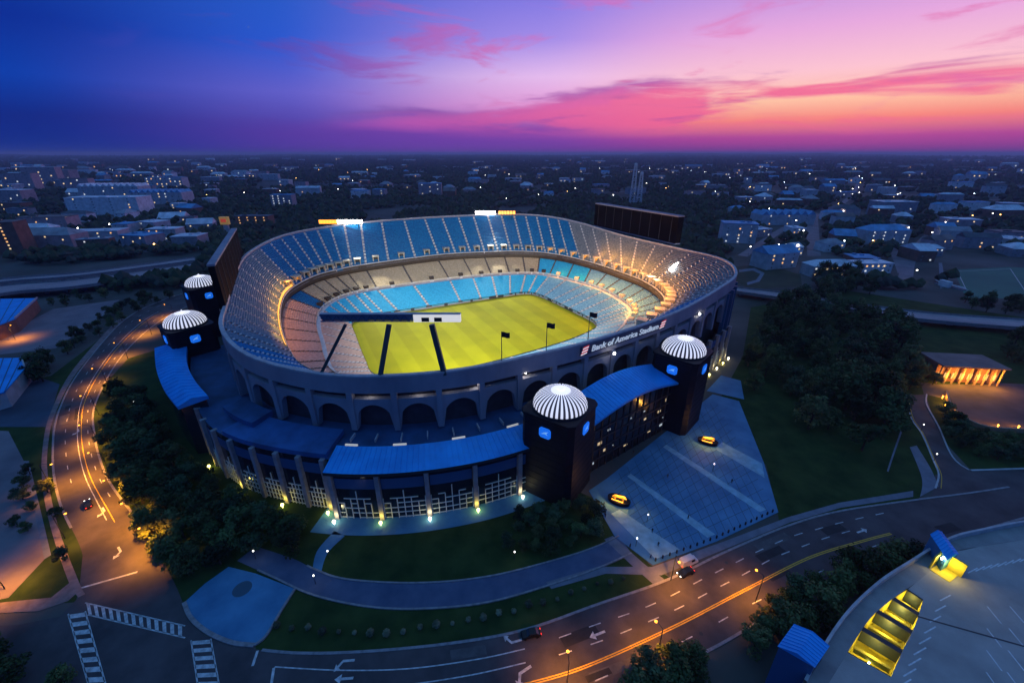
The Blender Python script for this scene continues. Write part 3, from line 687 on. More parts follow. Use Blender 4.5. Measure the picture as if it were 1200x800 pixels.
# ------------------------------------------------------------------ floodlights
def flood_bar(px0, px1, py, z, label, white, amber, tgt, power):
    a, c = at(px0, py, z), at(px1, py, z); mid_ = (a + c) / 2; T = thing('floodlight_bank', label, 'floodlight', (mid_.x, mid_.y, z - 4), 'floodlights on the stadium rim')
    b = MB(); b.bar(a, c, .6, .6)
    for f in (.1, .5, .9):
        p = a.lerp(c, f); b.bar(p - Vector((0, 0, 4.4)), p, .4, .4)
    b.build('frame', M_dark, T)
    lng = (c - a); n = 14
    for k in range(n):
        f0 = (k + .1) / n; f1 = (k + .9) / n; f = (k + .5) / n
        isw = white[0] <= f <= white[1]; isa = amber and amber[0] <= f <= amber[1]
        if not (isw or isa): continue
        p0, p1 = a.lerp(c, f0), a.lerp(c, f1); b = MB()
        for q in (0, 1.5): b.bar(p0 + Vector((0, 0, .95 + q)), p1 + Vector((0, 0, .95 + q)), .9, 1.3)
        b.build('lamp_head', M_flood if isw else M_floodo, T)
    lamp('SPOT', mid_ + (Vector(tgt) - mid_).normalized() * 4 + Vector((0, 0, 4)), power, (1, .95, .76), T, target=tgt, size=3.0, spot=50, blend=.8)
    return T
PW = 760000
flood_bar(374, 425, 262.5, 49.3, 'floodlight bank, half amber, on the far rim at left', (.45, 1), (0, .42), W(-20, 30, 0), PW)
flood_bar(557, 604, 251.5, 49.3, 'floodlight bank, white and amber, at the middle of the far rim', (0, .52), (.56, 1), W(15, 20, 0), PW)
# the bank lying across the right stand
a, c = at(785, 317, 33), at(809, 297, 41); T = thing('floodlight_bank', 'bright white floodlight bank slanting across the right upper stand', 'floodlight', (a + c) / 2 - Vector((0, 0, 3)), 'floodlights on the stadium rim')
b = MB(); b.bar(a - Vector((0, 0, 1)), c - Vector((0, 0, 1)), .7, .7)
for f in (.1, .9): p = a.lerp(c, f); b.bar(p - Vector((0, 0, 5)), p, .45)
b.build('frame', M_dark, T)
for k in range(9):
    b = MB(); b.bar(a.lerp(c, (k + .1) / 9), a.lerp(c, (k + .9) / 9), 1.1, 2.2); b.build('lamp_head', M_flood, T)
lamp('SPOT', (a + c) / 2 + (W(0, 0) - (a + c) / 2).normalized() * 3 + Vector((0, 0, 1)), PW * .6, (1, .90, .66), T, target=W(0, 5), size=2.5, spot=75, blend=.7)
# the long bank carried by three struts over the near rim
bz = 56.0
T = thing('lighting_gantry', 'long blue lighting gantry on three raking struts over the near rim', 'floodlight', rimo(22.8, 0, 38))
g0, g1 = at(376, 372, bz), at(540, 372, bz); gl = (g1 - g0)
b = MB(); ge = g0.lerp(g1, .66)
for dz in (-.95, .95):
    for dy in (-.6, .6): b.bar(g0 + Vector((0, dy, dz)), ge + Vector((0, dy, dz)), .3, .3)
for k in range(22):
    a_, c_ = g0.lerp(ge, k / 22), g0.lerp(ge, (k + 1) / 22); q_ = 1 if k % 2 else -1
    for dy in (-.6, .6): b.bar(a_ + Vector((0, dy, -.95 * q_)), c_ + Vector((0, dy, .95 * q_)), .2, .2)
b.build('gantry_beam', M_teal, T)
b = MB(); b.bar(g0, ge, .4, 1.0); b.build('cable_tray', mat('steel_blue_tray', (.10, .20, .32), .5), T)
b = MB(); b.bar(g0.lerp(g1, .665), g1, 1.5, 2.3); gb = b.build('lamp_box', mat('white_gantry_panel', (.85, .85, .82), .5, emis=(1, .97, .9), estr=.6), T)
for f in (.69, .92):
    pass
for f in (.75, .84):
    p = g0.lerp(g1, f); b = MB(); b.box(p + Vector((0, -.95, -.3)), (2.2, .3, 1.2), math.atan2(gl.y, gl.x)); b.build('control_box', M_dark, gb)
b = MB(); b.bar(g0 + Vector((0, 0, 1.25)), g1 + Vector((0, 0, 1.25)), 1.4, .18); b.build('catwalk', M_cop, T)
for k in range(26):
    p = g0.lerp(g1, (k + .5) / 26 * .64); b = MB(); b.box(p + Vector((0, 1.1, 0)), (1.2, .6, 1.1), math.atan2(gl.y, gl.x)); b.build('lamp_head', M_teal, T)
for (bx, by, tx, ty, wd) in ((375, 440, 405, 380, .9), (445, 444, 456, 380, 1.1), (521, 439, 506, 380, 1.5)):
    b = MB(); e = at(tx, ty, bz - 2); s = at(bx, by, 38)
    b.bar(s, e, wd, wd); b.build('strut', mat('dark_green_steel', (.015, .06, .07), .5), T)
for f in (.36, .6, .84):
    p = g0.lerp(g1, f); lamp('SPOT', p + Vector((0, 3.0, -1.0)), PW * .55, (1, .95, .80), T, target=W(-15 + 85 * f, -40), size=2.0, spot=82, blend=1.0)
# three flags on the near rim
M_flag = mat('dark_flag_cloth', (0.012, 0.014, 0.02), 0.9)
for i, (px, py, fx, fy, lb) in enumerate(((588, 424, 588, 391, 'leftmost'), (640, 412, 640, 377, 'middle'), (689, 398, 689, 365, 'rightmost'))):
    s = at(px, py, 39); hgt = 10.5; T = thing('flagpole', 'thin pole with dark flag on the near rim, %s of the three' % lb, 'flagpole', s, 'flags on the near rim')
    b = MB(); b.tube([s, s + Vector((0, 0, hgt))], .16, .1, 6); b.build('pole', M_dark, T)
    b = MB(); rows = []
    for k in range(7): rows.append([s + Vector((.1 + k * .42, .25 * math.sin(k * 1.2), hgt - z - k * .06)) for z in (.1, 1.0, 1.9)])
    b.loft(rows); fl = b.build('flag', M_flag, T, True); md = fl.modifiers.new('thick', 'SOLIDIFY'); md.thickness = .08
# lamps under the parapet
LP = [(435, 456), (492, 454), (470, 452), (527, 450), (616, 436), (558, 447), (745, 395), (720, 414), (820, 368)]
for i, (px, py) in enumerate(LP):
    p = at(px, py, 33.2); T = thing('wall_lamp', 'small white lamp shining below the near parapet, %s from the left' % ORD[sorted(range(len(LP)), key=lambda q: LP[q][0]).index(i)], 'lamp', p, 'lamps under the parapet')
    r = (.75 if i < 2 else .45); b = MB(); b.lathe([(.01, r), (r * .7, r * .7), (r, 0), (r * .7, -r * .7), (.01, -r)], p, 8); b.build('lamp_globe', M_wlamp, T)
    b = MB(); b.tube([p + Vector((0, 1.5, .2)), p], .1, .1, 6); b.build('bracket', M_dark, T)
    lamp('POINT', p + Vector((0, -1.2, 0)), 120 if i < 2 else 45, (1, .93, .8), T, size=.4)

# ------------------------------------------------------------------ sign on the near wall
tA, tB = 19.93, 18.72
sA, sB = rimo(20.28, 1.45, 36.9), rimo(19.2, 1.45, 36.9)
sd = (sB - sA); slen = sd.length; sdir = sd.normalized(); sn = Vector((sdir.y, -sdir.x, 0))
if sn.y > 0: sn = -sn
T = thing('stadium_sign', 'long dark sign with white stadium name on the near parapet', 'sign', (sA + sB) / 2)
b = MB(); ang = math.atan2(sdir.y, sdir.x)
b.box((sA + sB) / 2 + sn * .5, (slen, .7, 3.5), ang); b.build('sign_board', mat('navy_sign_board', (.05, .06, .11), .6), T)
M_txt = mat('white_sign_letters', (.85, .88, .9), .5, emis=(.75, .88, 1), estr=.32)
cu = bpy.data.curves.new('lettering', 'FONT'); cu.body = 'Bank of America Stadium'; cu.size = 3.2; cu.extrude = .12; cu.align_x = 'CENTER'; cu.align_y = 'CENTER'; cu.shear = .18; cu.offset = .03
cu.materials.append(M_txt); tmp = bpy.data.objects.new('lettering_curve', cu); col.objects.link(tmp); bpy.context.view_layer.update()
me_ = bpy.data.meshes.new_from_object(tmp.evaluated_get(bpy.context.evaluated_depsgraph_get())); bpy.data.objects.remove(tmp)
to = bpy.data.objects.new('lettering', me_); col.objects.link(to); to.parent = T; to.location = sn * 1.0 + Vector((0, 0, -.1))
to.rotation_euler = (math.pi / 2, 0, ang)
bpy.context.view_layer.update()
wdt = to.dimensions.x; sx = (slen * .80) / max(1, wdt); to.scale = (sx, 1.0, 1)
M_red = mat('red_emblem', (.6, .03, .04), .5, emis=(1, .08, .08), estr=.35); M_wh = mat('white_emblem', (.85, .8, .8), .5, emis=(1, .85, .85), estr=.55)
for f in (-.465, .465):   # striped red and white emblem at each end
    c = (sA + sB) / 2 + sdir * slen * f + sn * .9
    for k in range(6):
        o = -1.5 + k * .52; b = MB(); sh = .45 * k
        b.face([c + sdir * (x) + Vector((0, 0, z)) for x, z in ((-2.0 + sh * .5, o), (1.0 + sh * .4, o + .3), (1.0 + sh * .4, o + .8), (-2.0 + sh * .5, o + .5))]); b.build('emblem_stripe', M_red if k % 2 else M_wh, T)

# ------------------------------------------------------------------ scoreboards outside the rim
def board(u0, v0, u1, v1, z0, z1, th, label, front=1):
    a, c = W(u0, v0), W(u1, v1); d = (c - a).normalized(); n_ = Vector((d.y, -d.x, 0)); T = thing('scoreboard', label, 'scoreboard', (a + c) / 2, 'scoreboards behind the end stands')
    b = MB(); b.prism([a - n_ * th / 2, c - n_ * th / 2, c + n_ * th / 2, a + n_ * th / 2], z0, z1); b.build('cabinet', mat('dark_board_cladding', (.004, .004, .005), .8, spec=.05, var=.3, scale=.1, coords='World'), T)
    b = MB()
    for q in (-1, 1):
        b.prism([a - n_ * (th / 2 + .3) * 1, c - n_ * (th / 2 + .3), c + n_ * (th / 2 + .3), a + n_ * (th / 2 + .3)], z1 if q > 0 else z0 - .8, z1 + .8 if q > 0 else z0)
    b.build('frame', M_conc, T)
    for k in range(9):
        p = a.lerp(c, (k + .5) / 9); b = MB(); b.bar(p - n_ * .5, p - n_ * .5 + Vector((0, 0, z0)), 1.2); b.build('column', M_dark, T)
        b = MB(); b.bar(p + n_ * (th / 2 + .12) + Vector((0, 0, z0 + .5)), p + n_ * (th / 2 + .12) + Vector((0, 0, z1 - .5)), .25, .25); b.bar(p - n_ * (th / 2 + .12) + Vector((0, 0, z0 + .5)), p - n_ * (th / 2 + .12) + Vector((0, 0, z1 - .5)), .25, .25); b.build('cladding_rib', M_dark, T)
    return T
board(-119.4, 43, -118.4, -55, 42.5, 60, 2.2, 'dark scoreboard slab seen edge-on behind the left stand')
board(141, -56, 140, 34, 45, 62, 5, 'wide switched-off scoreboard behind the right stand')

# ================================================================== SITE: roads, lawns, plazas
def P2(pts, z=0): return [at(x, y, z) for x, y in pts]
b = MB(); lz = -.008
for pts in ([(105, 470), (150, 420), (215, 400), (262, 470), (300, 500), (400, 560), (420, 640), (300, 680), (215, 712), (165, 620), (120, 560)],
            [(380, 600), (640, 560), (712, 590), (760, 660), (790, 680), (640, 735), (430, 765), (300, 762), (290, 690), (330, 650)],
            [(838, 478), (880, 400), (1060, 380), (1085, 470), (1100, 560), (1070, 590), (915, 618), (898, 545)],
            [(-80, 470), (60, 440), (150, 372), (60, 490), (62, 540), (97, 650), (92, 705), (-80, 715)], [(1085, 462), (1120, 470), (1290, 500), (1290, 560), (1140, 553), (1100, 510)], [(870, 420), (880, 360), (990, 340), (1200, 372), (1290, 395), (1290, 450), (1100, 450)]):
    b.face([(p.x, p.y, lz) for p in P2(pts)]); lz += .004
o = up_fix(b.build('lawn', M_lawn)); o['kind'] = 'structure'
# --- left avenue
LL = pxline([(235, 338), (190, 352), (147, 374), (97, 430), (69, 482), (62, 535), (70, 588), (97, 650), (90, 700), (60, 800), (20, 900)])
LR = pxline([(262, 345), (222, 358), (182, 380), (143, 417), (113, 470), (111, 510), (126, 560), (165, 615), (208, 690), (240, 790), (280, 900)])
LL, LR = resample(LL, 90), resample(LR, 90)
b = MB(); ribbon(b, LL, LR, .05); road1 = up_fix(b.build('road', M_asph)); road1['kind'] = 'structure'
def kerb(name, line, wdt=.35, z=.15, m=M_kerb, z0=0):
    b = MB(); A = offset_line(line, -wdt / 2); B = offset_line(line, wdt / 2); up = Vector((0, 0, z)); dn = Vector((0, 0, z0))
    f = lambda q, h: [(p.x, p.y, h) for p in q]
    b.loft([f(A, z0), f(A, z), f(B, z), f(B, z0)]); b.face([f(A, z0)[0], f(A, z)[0], f(B, z)[0], f(B, z0)[0]]); b.face([f(A, z0)[-1], f(A, z)[-1], f(B, z)[-1], f(B, z0)[-1]])
    o = b.build(name, m); o['kind'] = 'structure'; return o
kerb('kerb', LL[:73], .6, .16); kerb('kerb', LR[:73], .6, .16)
# footpath beside the left avenue
FP = [pxline([(140, 372), (88, 430), (60, 482), (50, 525), (50, 570), (60, 620), (80, 680), (92, 700)]), pxline([(146, 374), (95, 430), (66, 482), (56, 527), (58, 570), (70, 622), (92, 680), (100, 696)])]
b = MB(); ribbon(b, FP[0], FP[1], .13); o = up_fix(b.build('footpath', mat('reddish_footpath', (.22, .16, .16), .85, var=.25, scale=.4, coords='World'))); o['kind'] = 'structure'
def stripe(line, wd, m, parent, z=.075, name='lane_line'):
    b = MB(); ribbon(b, offset_line(line, -wd / 2), offset_line(line, wd / 2), z); return up_fix(b.build(name, m, parent))
def frac_line(A, B, f): return [a.lerp(c, f) for a, c in zip(A, B)]
def dashes(line, wd, on, off, m, parent, z=.075):
    ds = 0; seg = []; state = True; rem = on
    fine = resample(line, max(2, int(sum((q - p).length for p, q in zip(line, line[1:])) / .5)))
    for p, q in zip(fine, fine[1:]):
        if state: seg.append(p)
        rem -= (q - p).length
        if rem <= 0:
            if state and len(seg) > 1: stripe(seg + [q], wd, m, parent, z, 'lane_dash')
            state = not state; rem = on if state else off; seg = []
cut = 70
stripe(frac_line(LL, LR, .56)[12:cut], .22, M_white, road1); stripe(frac_line(LL, LR, .66)[12:cut], .22, M_yellow, road1)
dashes(frac_line(LL, LR, .27)[10:cut - 3], .2, 3, 7, M_white, road1); dashes(frac_line(LL, LR, .83)[10:cut - 3], .2, 3, 7, M_white, road1)
def quadmark(pts, m, parent, z=.078, name='road_marking'):
    b = MB(); b.face([(p.x, p.y, z) for p in pts]); return up_fix(b.build(name, m, parent))
def pxbar(p, q, wd, m, parent, z=.078, name='road_marking'):
    a, c = at(*p), at(*q); d = (c - a).normalized(); n_ = Vector((-d.y, d.x, 0)) * wd / 2; return quadmark([a - n_, c - n_, c + n_, a + n_], m, parent, z, name)
pxbar((94, 689), (161, 670), .5, M_white, road1, name='stop_line')
# turn arrows on the road
ARROW = [(-.15, -1.6), (.15, -1.6), (.15, .5), (.55, .5), (0, 1.6), (-.55, .5), (-.15, .5)]
TURN = [(-.15, -1.6), (.15, -1.6), (.15, .3), (.75, .9), (.95, .6), (1.2, 1.6), (.3, 1.5), (.55, 1.2), (-.15, .5)]
def arrow(px, py, toward, shape, parent, s=1.3, flip=1):
    p = at(px, py); q = at(*toward); d = (q - p); d.z = 0; d.normalize(); r_ = Vector((d.y, -d.x, 0)) * flip
    b = MB(); b.face([(p + d * y * s + r_ * x * s * 1.4 + Vector((0, 0, .079)))[:] for x, y in shape]); up_fix(b.build('arrow_marking', M_white, parent))
for q in (((92, 505), (95, 520)), ((122, 598), (130, 612)), ((141, 645), (150, 660))): arrow(q[0][0], q[0][1], q[1], TURN, road1, 1.2)
# --- big junction and front avenue
jn = sheet('junction', P2([(97, 650), (165, 615), (208, 690), (216, 712), (240, 745), (300, 760), (300, 900), (-60, 900), (-60, 735), (20, 732), (70, 722), (92, 700)]), .046, M_asph)
TOP = resample(pxline([(296, 760), (350, 765), (430, 763), (533, 753), (617, 737), (700, 708), (780, 680), (849, 647), (923, 616), (983, 599), (1070, 586), (1140, 577), (1260, 560), (1420, 550)]), 140)
BOT = resample(pxline([(296, 900), (400, 880), (520, 862), (640, 835), (740, 800), (830, 762), (900, 722), (960, 690), (1040, 655), (1100, 635), (1160, 618), (1230, 600), (1330, 585), (1480, 570)]), 140)
b = MB(); ribbon(b, TOP, BOT, .05); road2 = up_fix(b.build('road', M_asph)); road2['kind'] = 'structure'
kerb('kerb', TOP[1:104], .6, .16); kerb('kerb', BOT[30:128], .6, .16)
YL = pxline([(590, 808), (680, 783), (788, 735), (875, 690), (949, 653), (1010, 634), (1044, 625)])
stripe(offset_line(YL, .22), .25, M_yellow, road2); stripe(offset_line(YL, -.22), .25, M_yellow, road2)
R1 = pxline([(655, 747), (700, 731), (747, 715), (786, 698), (822, 679), (860, 660), (892, 644), (929, 628), (957, 620), (990, 611), (1040, 600)])
R2 = pxline([(655, 767), (709, 749), (758, 729), (798, 711), (834, 692), (871, 673), (906, 654), (938, 641), (968, 630), (1010, 618)])
R3 = pxline([(640, 822), (749, 775), (816, 743), (880, 708), (950, 675), (1014, 644), (1060, 628)])
dashes(R1, .24, 3, 4.2, M_white, road2); dashes(R2, .24, 3, 4.2, M_white, road2); dashes(R3, .24, 3, 8, M_white, road2)
S1 = pxline([(322, 781), (400, 785), (480, 783), (560, 772), (615, 760)]); stripe(S1, .26, M_white, road2)
S2 = pxline([(440, 806), (500, 799), (560, 789), (616, 776)]); stripe(S2, .26, M_white, road2)
pxbar((302, 762), (296, 780), .55, M_white, road2, name='stop_line'); pxbar((321, 782), (318, 802), .55, M_white, road2, name='stop_line')
arrow(405, 774, (380, 776), TURN, road2, 1.2, -1); arrow(403, 795, (380, 797), ARROW, road2, 1.2); arrow(602, 752, (585, 757), TURN, road2, 1.2); arrow(612, 787, (600, 795), TURN, road2, 1.4, -1); arrow(700, 743, (685, 749), ARROW, road2, 1.25)
arrow(1010, 622, (1040, 612), ARROW, road2, 1.2)
# ladder crossings
def ladder(p0, p1, q0, q1, n, parent):
    """two rails p0-p1 and q0-q1 with slanted rungs"""
    A, B, C, D_ = at(*p0), at(*p1), at(*q0), at(*q1)
    for a, c in ((A, B), (C, D_)):
        d = (c - a).normalized(); nn = Vector((-d.y, d.x, 0)) * .14; quadmark([a - nn, c - nn, c + nn, a + nn], M_white, parent, .079, 'crossing_rail')
    for k in range(n):
        f0, f1 = (k + .12) / n, (k + .62) / n; quadmark([A.lerp(B, f0), A.lerp(B, f1), C.lerp(D_, f1), C.lerp(D_, f0)], M_white, parent, .079, 'crossing_bar')
ladder((100, 706), (217, 733), (103, 720), (217, 747), 13, jn)
ladder((80, 719), (112, 830), (100, 716), (132, 830), 10, jn)
ladder((224, 750), (236, 830), (247, 748), (262, 830), 8, jn)
# corner apron lower left
o = sheet('pavement', P2([(0, 718), (45, 716), (80, 704), (95, 690), (90, 676), (60, 700), (0, 706)]), .11, mat('reddish_footpath', (.17, .13, .13)))
# corner plaza by the junction
CP = P2([(216, 706), (240, 684), (268, 664), (300, 672), (346, 690), (330, 715), (312, 745), (298, 756), (272, 753), (244, 741), (224, 724)])
b = MB(); b.prism([(p.x, p.y) for p in CP], 0, .14); o = b.build('corner_plaza', M_pave); o['kind'] = 'structure'
kerb('kerb', smooth_line([CP[0], CP[10], CP[9], CP[8], CP[7]], 6), .9, .34, M_kerb)
kerb('kerb', smooth_line([CP[7], CP[6], CP[5], CP[4]], 4), .5, .4, M_kerb)
for (px, py, r_) in ((284, 690, 2.2),):
    p = at(px, py); b = MB(); b.lathe([(r_, .145), (r_ * .5, .147), (.01, .147)], p, 24); o = up_fix(b.build('paving_disc', mat('dark_paving', (.045, .10, .15), .7), None)); o['kind'] = 'structure'
# promenade round the lawn
PU = resample(pxline([(300, 640), (345, 655), (369, 667), (408, 679), (492, 683), (575, 675), (658, 654), (700, 640), (725, 628)]), 60)
PL = resample(pxline([(278, 657), (320, 676), (367, 697), (433, 711), (500, 713), (575, 705), (658, 681), (705, 664), (740, 648)]), 60)
M_prom = mat('promenade_paving', (0.05, 0.08, 0.16), 0.75, c2=(0.10, 0.13, 0.22), scale=0.15, coords='World', detail=8)
b = MB(); ribbon(b, PU, PL, .10); o = up_fix(b.build('promenade', M_prom)); o['kind'] = 'structure'
kerb('kerb', PU[10:], .45, .3); kerb('kerb', PL[4:], .45, .3)
b = MB(); ribbon(b, pxline([(392, 622), (372, 645), (366, 668)]), pxline([(404, 628), (384, 648), (376, 672)]), .09); o = up_fix(b.build('path', M_pave)); o['kind'] = 'structure'
# strip of paving along the facade
tq = [20.9 + (23.75 - 20.9) * k / 30 for k in range(31)]
b = MB(); b.loft([[rimo(t, 14, .09) for t in tq], [rimo(t, 24.0, .09) for t in tq]]); o = up_fix(b.build('pavement', M_pave)); o['kind'] = 'structure'
# --- gate plaza
GP = [(690, 575), (712, 560), (835, 462), (866, 470), (895, 542), (912, 600), (840, 634), (765, 662), (720, 628)]
b = MB(); b.prism([(p.x, p.y) for p in P2(GP)], 0, .12); o = b.build('gate_plaza', M_pave); o['kind'] = 'structure'; gp = o
def px_strip(pts_a, pts_b, z, m, name, parent=None):
    b = MB(); ribbon(b, [at(*p) for p in pts_a], [at(*p) for p in pts_b], z); o = up_fix(b.build(name, m, parent))
    if parent is None: o['kind'] = 'structure'
    return o
px_strip([(735, 558), (829, 630)], [(739, 555), (838, 626)], .13, M_pave2, 'paving_band', gp)
px_strip([(777, 524), (890, 600)], [(781, 521), (898, 597)], .13, M_pave2, 'paving_band', gp)
px_strip([(716, 602), (768, 655)], [(726, 597), (797, 644)], .13, M_pave2, 'paving_band', gp)
px_strip([(838, 526), (896, 560)], [(846, 518), (893, 543)], .13, M_pave2, 'paving_band', gp)
# joint lines of the paving slabs
M_joint = mat('paving_joint', (.04, .12, .17), .8)
for k in range(1, 14):
    f = k / 14; a = at(715, 562).lerp(at(765, 658), f); c = at(838, 468).lerp(at(908, 598), f); d = (c - a).normalized(); n_ = Vector((-d.y, d.x, 0)) * .09
    quadmark([a - n_, c - n_, c + n_, a + n_], M_joint, gp, .126, 'slab_joint')
for k in range(1, 16):
    f = k / 16; a = at(715, 562).lerp(at(838, 468), f); c = at(765, 658).lerp(at(908, 598), f); d = (c - a).normalized(); n_ = Vector((-d.y, d.x, 0)) * .09
    quadmark([a - n_, c - n_, c + n_, a + n_], M_joint, gp, .127, 'slab_joint')
px_strip([(640, 682), (700, 664), (765, 664), (849, 634), (923, 606), (983, 589), (1070, 575)], [(646, 690), (710, 672), (775, 674), (855, 641), (926, 612), (985, 595), (1070, 582)], .116, M_walk, 'pavement')
px_strip([(708, 632), (742, 664), (765, 684)], [(718, 628), (754, 660), (780, 680)], .14, M_walk, 'paving_band', gp)
px_strip([(828, 458), (845, 440)], [(872, 468), (868, 446)], .10, M_pave, 'pavement')
# road to the right, drive and forecourt
RL = pxline([(1062, 463), (1068, 490), (1080, 508), (1094, 540), (1100, 556), (1096, 572)]); RR = pxline([(1086, 462), (1086, 474), (1100, 500), (1116, 535), (1138, 552), (1180, 572)])
RL, RR = resample(RL, 30), resample(RR, 30); b = MB(); ribbon(b, RL, RR, .055); rd3 = up_fix(b.build('road', M_asph)); rd3['kind'] = 'structure'
sheet('road_apron', P2([(1090, 590), (1096, 556), (1138, 551), (1300, 545), (1300, 600), (1150, 625)]), .052, M_asph)
kerb('kerb', RL, .5, .18, M_cop); kerb('kerb', RR[:26], .5, .18, M_cop); kerb('kerb', pxline([(1138, 551), (1200, 549), (1320, 545)]), .7, .2, M_cop)
stripe(frac_line(RL, RR, .08), .2, M_yellow, rd3)
b = MB(); ribbon(b, pxline([(1066, 524), (1080, 560), (1078, 582)]), pxline([(1074, 522), (1090, 548), (1100, 570)]), .12); o = up_fix(b.build('footpath', M_walk)); o['kind'] = 'structure'
b = MB(); ribbon(b, pxline([(1059, 494), (1048, 525), (1039, 552)]), pxline([(1061, 495), (1050, 526), (1041, 553)]), .1); o = up_fix(b.build('path', M_walk)); o['kind'] = 'structure'
sheet('forecourt', P2([(1110, 456), (1160, 448), (1240, 452), (1240, 505), (1150, 503), (1122, 490)]), .03, M_asph)
# far left lots
sheet('parking_lot', P2([(62, 362), (140, 351), (132, 362), (65, 408), (-40, 420), (-40, 400), (15, 387)]), .03, M_asph2)
sheet('parking_lot', P2([(-90, 500), (10, 505), (28, 540), (44, 600), (52, 655), (10, 700), (-90, 720)]), .03, M_asph2)
sheet('service_yard', P2([(-60, 466), (40, 440), (70, 450), (55, 500), (-60, 500)]), .02, mat('bluish_yard', (.05, .07, .11), .8, var=.3, scale=.06, coords='World'))
lotb = sheet('road_verge', P2([(28, 540), (34, 540), (60, 650), (52, 655)]), .06, M_walk)
# --- highways behind
def highway(pa, pb, z, label, name='highway'):
    A, B = resample(pxline(pa, z), 40), resample(pxline(pb, z), 40); T = thing(name, label, 'highway', (A[20] + B[20]) / 2 - Vector((0, 0, z)))
    b = MB(); ribbon(b, A, B, z); ribbon(b, A, B, z - 1.2); b.loft([[(p.x, p.y, z) for p in A], [(p.x, p.y, z - 1.2) for p in A]]); b.loft([[(p.x, p.y, z) for p in B], [(p.x, p.y, z - 1.2) for p in B]])
    b.build('deck_slab', mat('pale_highway_concrete', (.27, .21, .23), .85, c2=(.42, .33, .34), scale=.03, coords='World', detail=8), T)
    for ln in (A, B):
        b = MB(); q = offset_line(ln, .2); b.loft([[(p.x, p.y, z) for p in ln], [(p.x, p.y, z + 1.1) for p in ln], [(p.x, p.y, z + 1.1) for p in q], [(p.x, p.y, z) for p in q]]); b.build('barrier', M_kerb, T)
    for k in range(1, 39, 3):
        c = (A[k] + B[k]) / 2; b = MB(); b.prism([(c.x + 2.2 * math.cos(a), c.y + 1 * math.sin(a)) for a in [i * math.pi / 4 for i in range(8)]], 0, z - 1.2); b.build('pier', M_conc, T)
    M = frac_line(A, B, .5); b = MB(); ribbon(b, offset_line(M, -.15), offset_line(M, .15), z + .03); b.build('lane_line', M_white, T)
    return T
highway([(-60, 334), (15, 326), (100, 319), (228, 302)], [(-60, 340), (15, 330), (100, 323), (228, 306)], 6, 'farther of the two elevated highway decks at the left')
highway([(-60, 344), (15, 334), (100, 327), (228, 309)], [(-60, 356), (15, 343), (100, 335), (228, 315)], 6, 'nearer, wider elevated highway deck at the left')
highway([(862, 337), (930, 345), (1000, 356), (1100, 368), (1280, 380)], [(862, 342), (930, 352), (1000, 364), (1100, 377), (1280, 391)], 4, 'raised highway crossing behind the right-hand wood')

# ================================================================== TREES
def leaf_mat(name, a, c):
    m = bpy.data.materials.new(name); m.use_nodes = True; t = m.node_tree; bb = t.nodes['Principled BSDF']
    g = t.nodes.new('ShaderNodeNewGeometry'); n = t.nodes.new('ShaderNodeTexNoise'); n.inputs['Scale'].default_value = .35; n.inputs['Detail'].default_value = 3
    t.links.new(g.outputs['Position'], n.inputs['Vector']); r = t.nodes.new('ShaderNodeValToRGB')
    r.color_ramp.elements[0].position = .35; r.color_ramp.elements[0].color = a + (1,); r.color_ramp.elements[1].position = .68; r.color_ramp.elements[1].color = c + (1,)
    oi = t.nodes.new('ShaderNodeObjectInfo'); hs = t.nodes.new('ShaderNodeHueSaturation'); mrn = t.nodes.new('ShaderNodeMapRange'); mrn.inputs[3].default_value = .45; mrn.inputs[4].default_value = 1.9
    t.links.new(oi.outputs['Random'], mrn.inputs[0]); t.links.new(mrn.outputs[0], hs.inputs['Value']); t.links.new(n.outputs['Fac'], r.inputs[0]); t.links.new(r.outputs[0], hs.inputs['Color']); t.links.new(hs.outputs[0], bb.inputs['Base Color'])
    bb.inputs['Roughness'].default_value = .8; bb.inputs['Specular IOR Level'].default_value = .15; return m
LEAF = [leaf_mat('dark_foliage', (.030, .048, .018), (.075, .105, .036)), leaf_mat('olive_foliage', (.040, .052, .020), (.095, .110, .042)), leaf_mat('deep_foliage', (.024, .040, .022), (.060, .088, .040))]
def tree_proto(kind, seed):
    r = random.Random(seed); root = bpy.data.objects.new('broadleaf_tree', None); col.objects.link(root)
    H = 10.0; b = MB(); lean = Vector((r.uniform(-.5, .5), r.uniform(-.5, .5), 0))
    b.tube([(0, 0, -.2), lean * .3 + Vector((0, 0, H * .25)), lean + Vector((0, 0, H * .55))], .32, .14, 7)
    lobes = []
    for k in range(17):
        a = r.uniform(0, 2 * math.pi); hh = r.uniform(.30, .92); rad = (1 - abs(hh - .55) * 1.35) * r.uniform(.25, 1.0) * 3.7
        c = Vector((rad * math.cos(a), rad * math.sin(a), H * hh)) + lean * hh; lobes.append((c, r.uniform(1.1, 2.0)))
        if k < 9: b.tube([lean * .5 + Vector((0, 0, H * r.uniform(.25, .5))), c.lerp(Vector((0, 0, c.z)), .4) - Vector((0, 0, .3)), c], .11, .04, 5)
    b.build('trunk', M_trunk, root)
    b = MB()
    for c, rr in lobes:
        for k in range(85):
            d = Vector((r.gauss(0, 1), r.gauss(0, 1), r.gauss(0, 1) * .8)).normalized() * rr * r.uniform(.55, 1.12); p = c + d
            nrm = (d.normalized() + Vector((r.uniform(-.8, .8), r.uniform(-.8, .8), r.uniform(-.2, 1.0)))).normalized(); s = r.uniform(.22, .48)
            ax = nrm.orthogonal().normalized(); ax = Matrix.Rotation(r.uniform(0, 6.28), 3, nrm) @ ax; ay = nrm.cross(ax)
            b.face([p + ax * s, p + ay * s * .7 + nrm * .1, p - ax * s, p - ay * s * .7 - nrm * .1])
    b.build('crown', LEAF[kind], root); return root
PROT = [tree_proto(k % 3, 40 + k) for k in range(7)]
usedp = [False] * len(PROT)
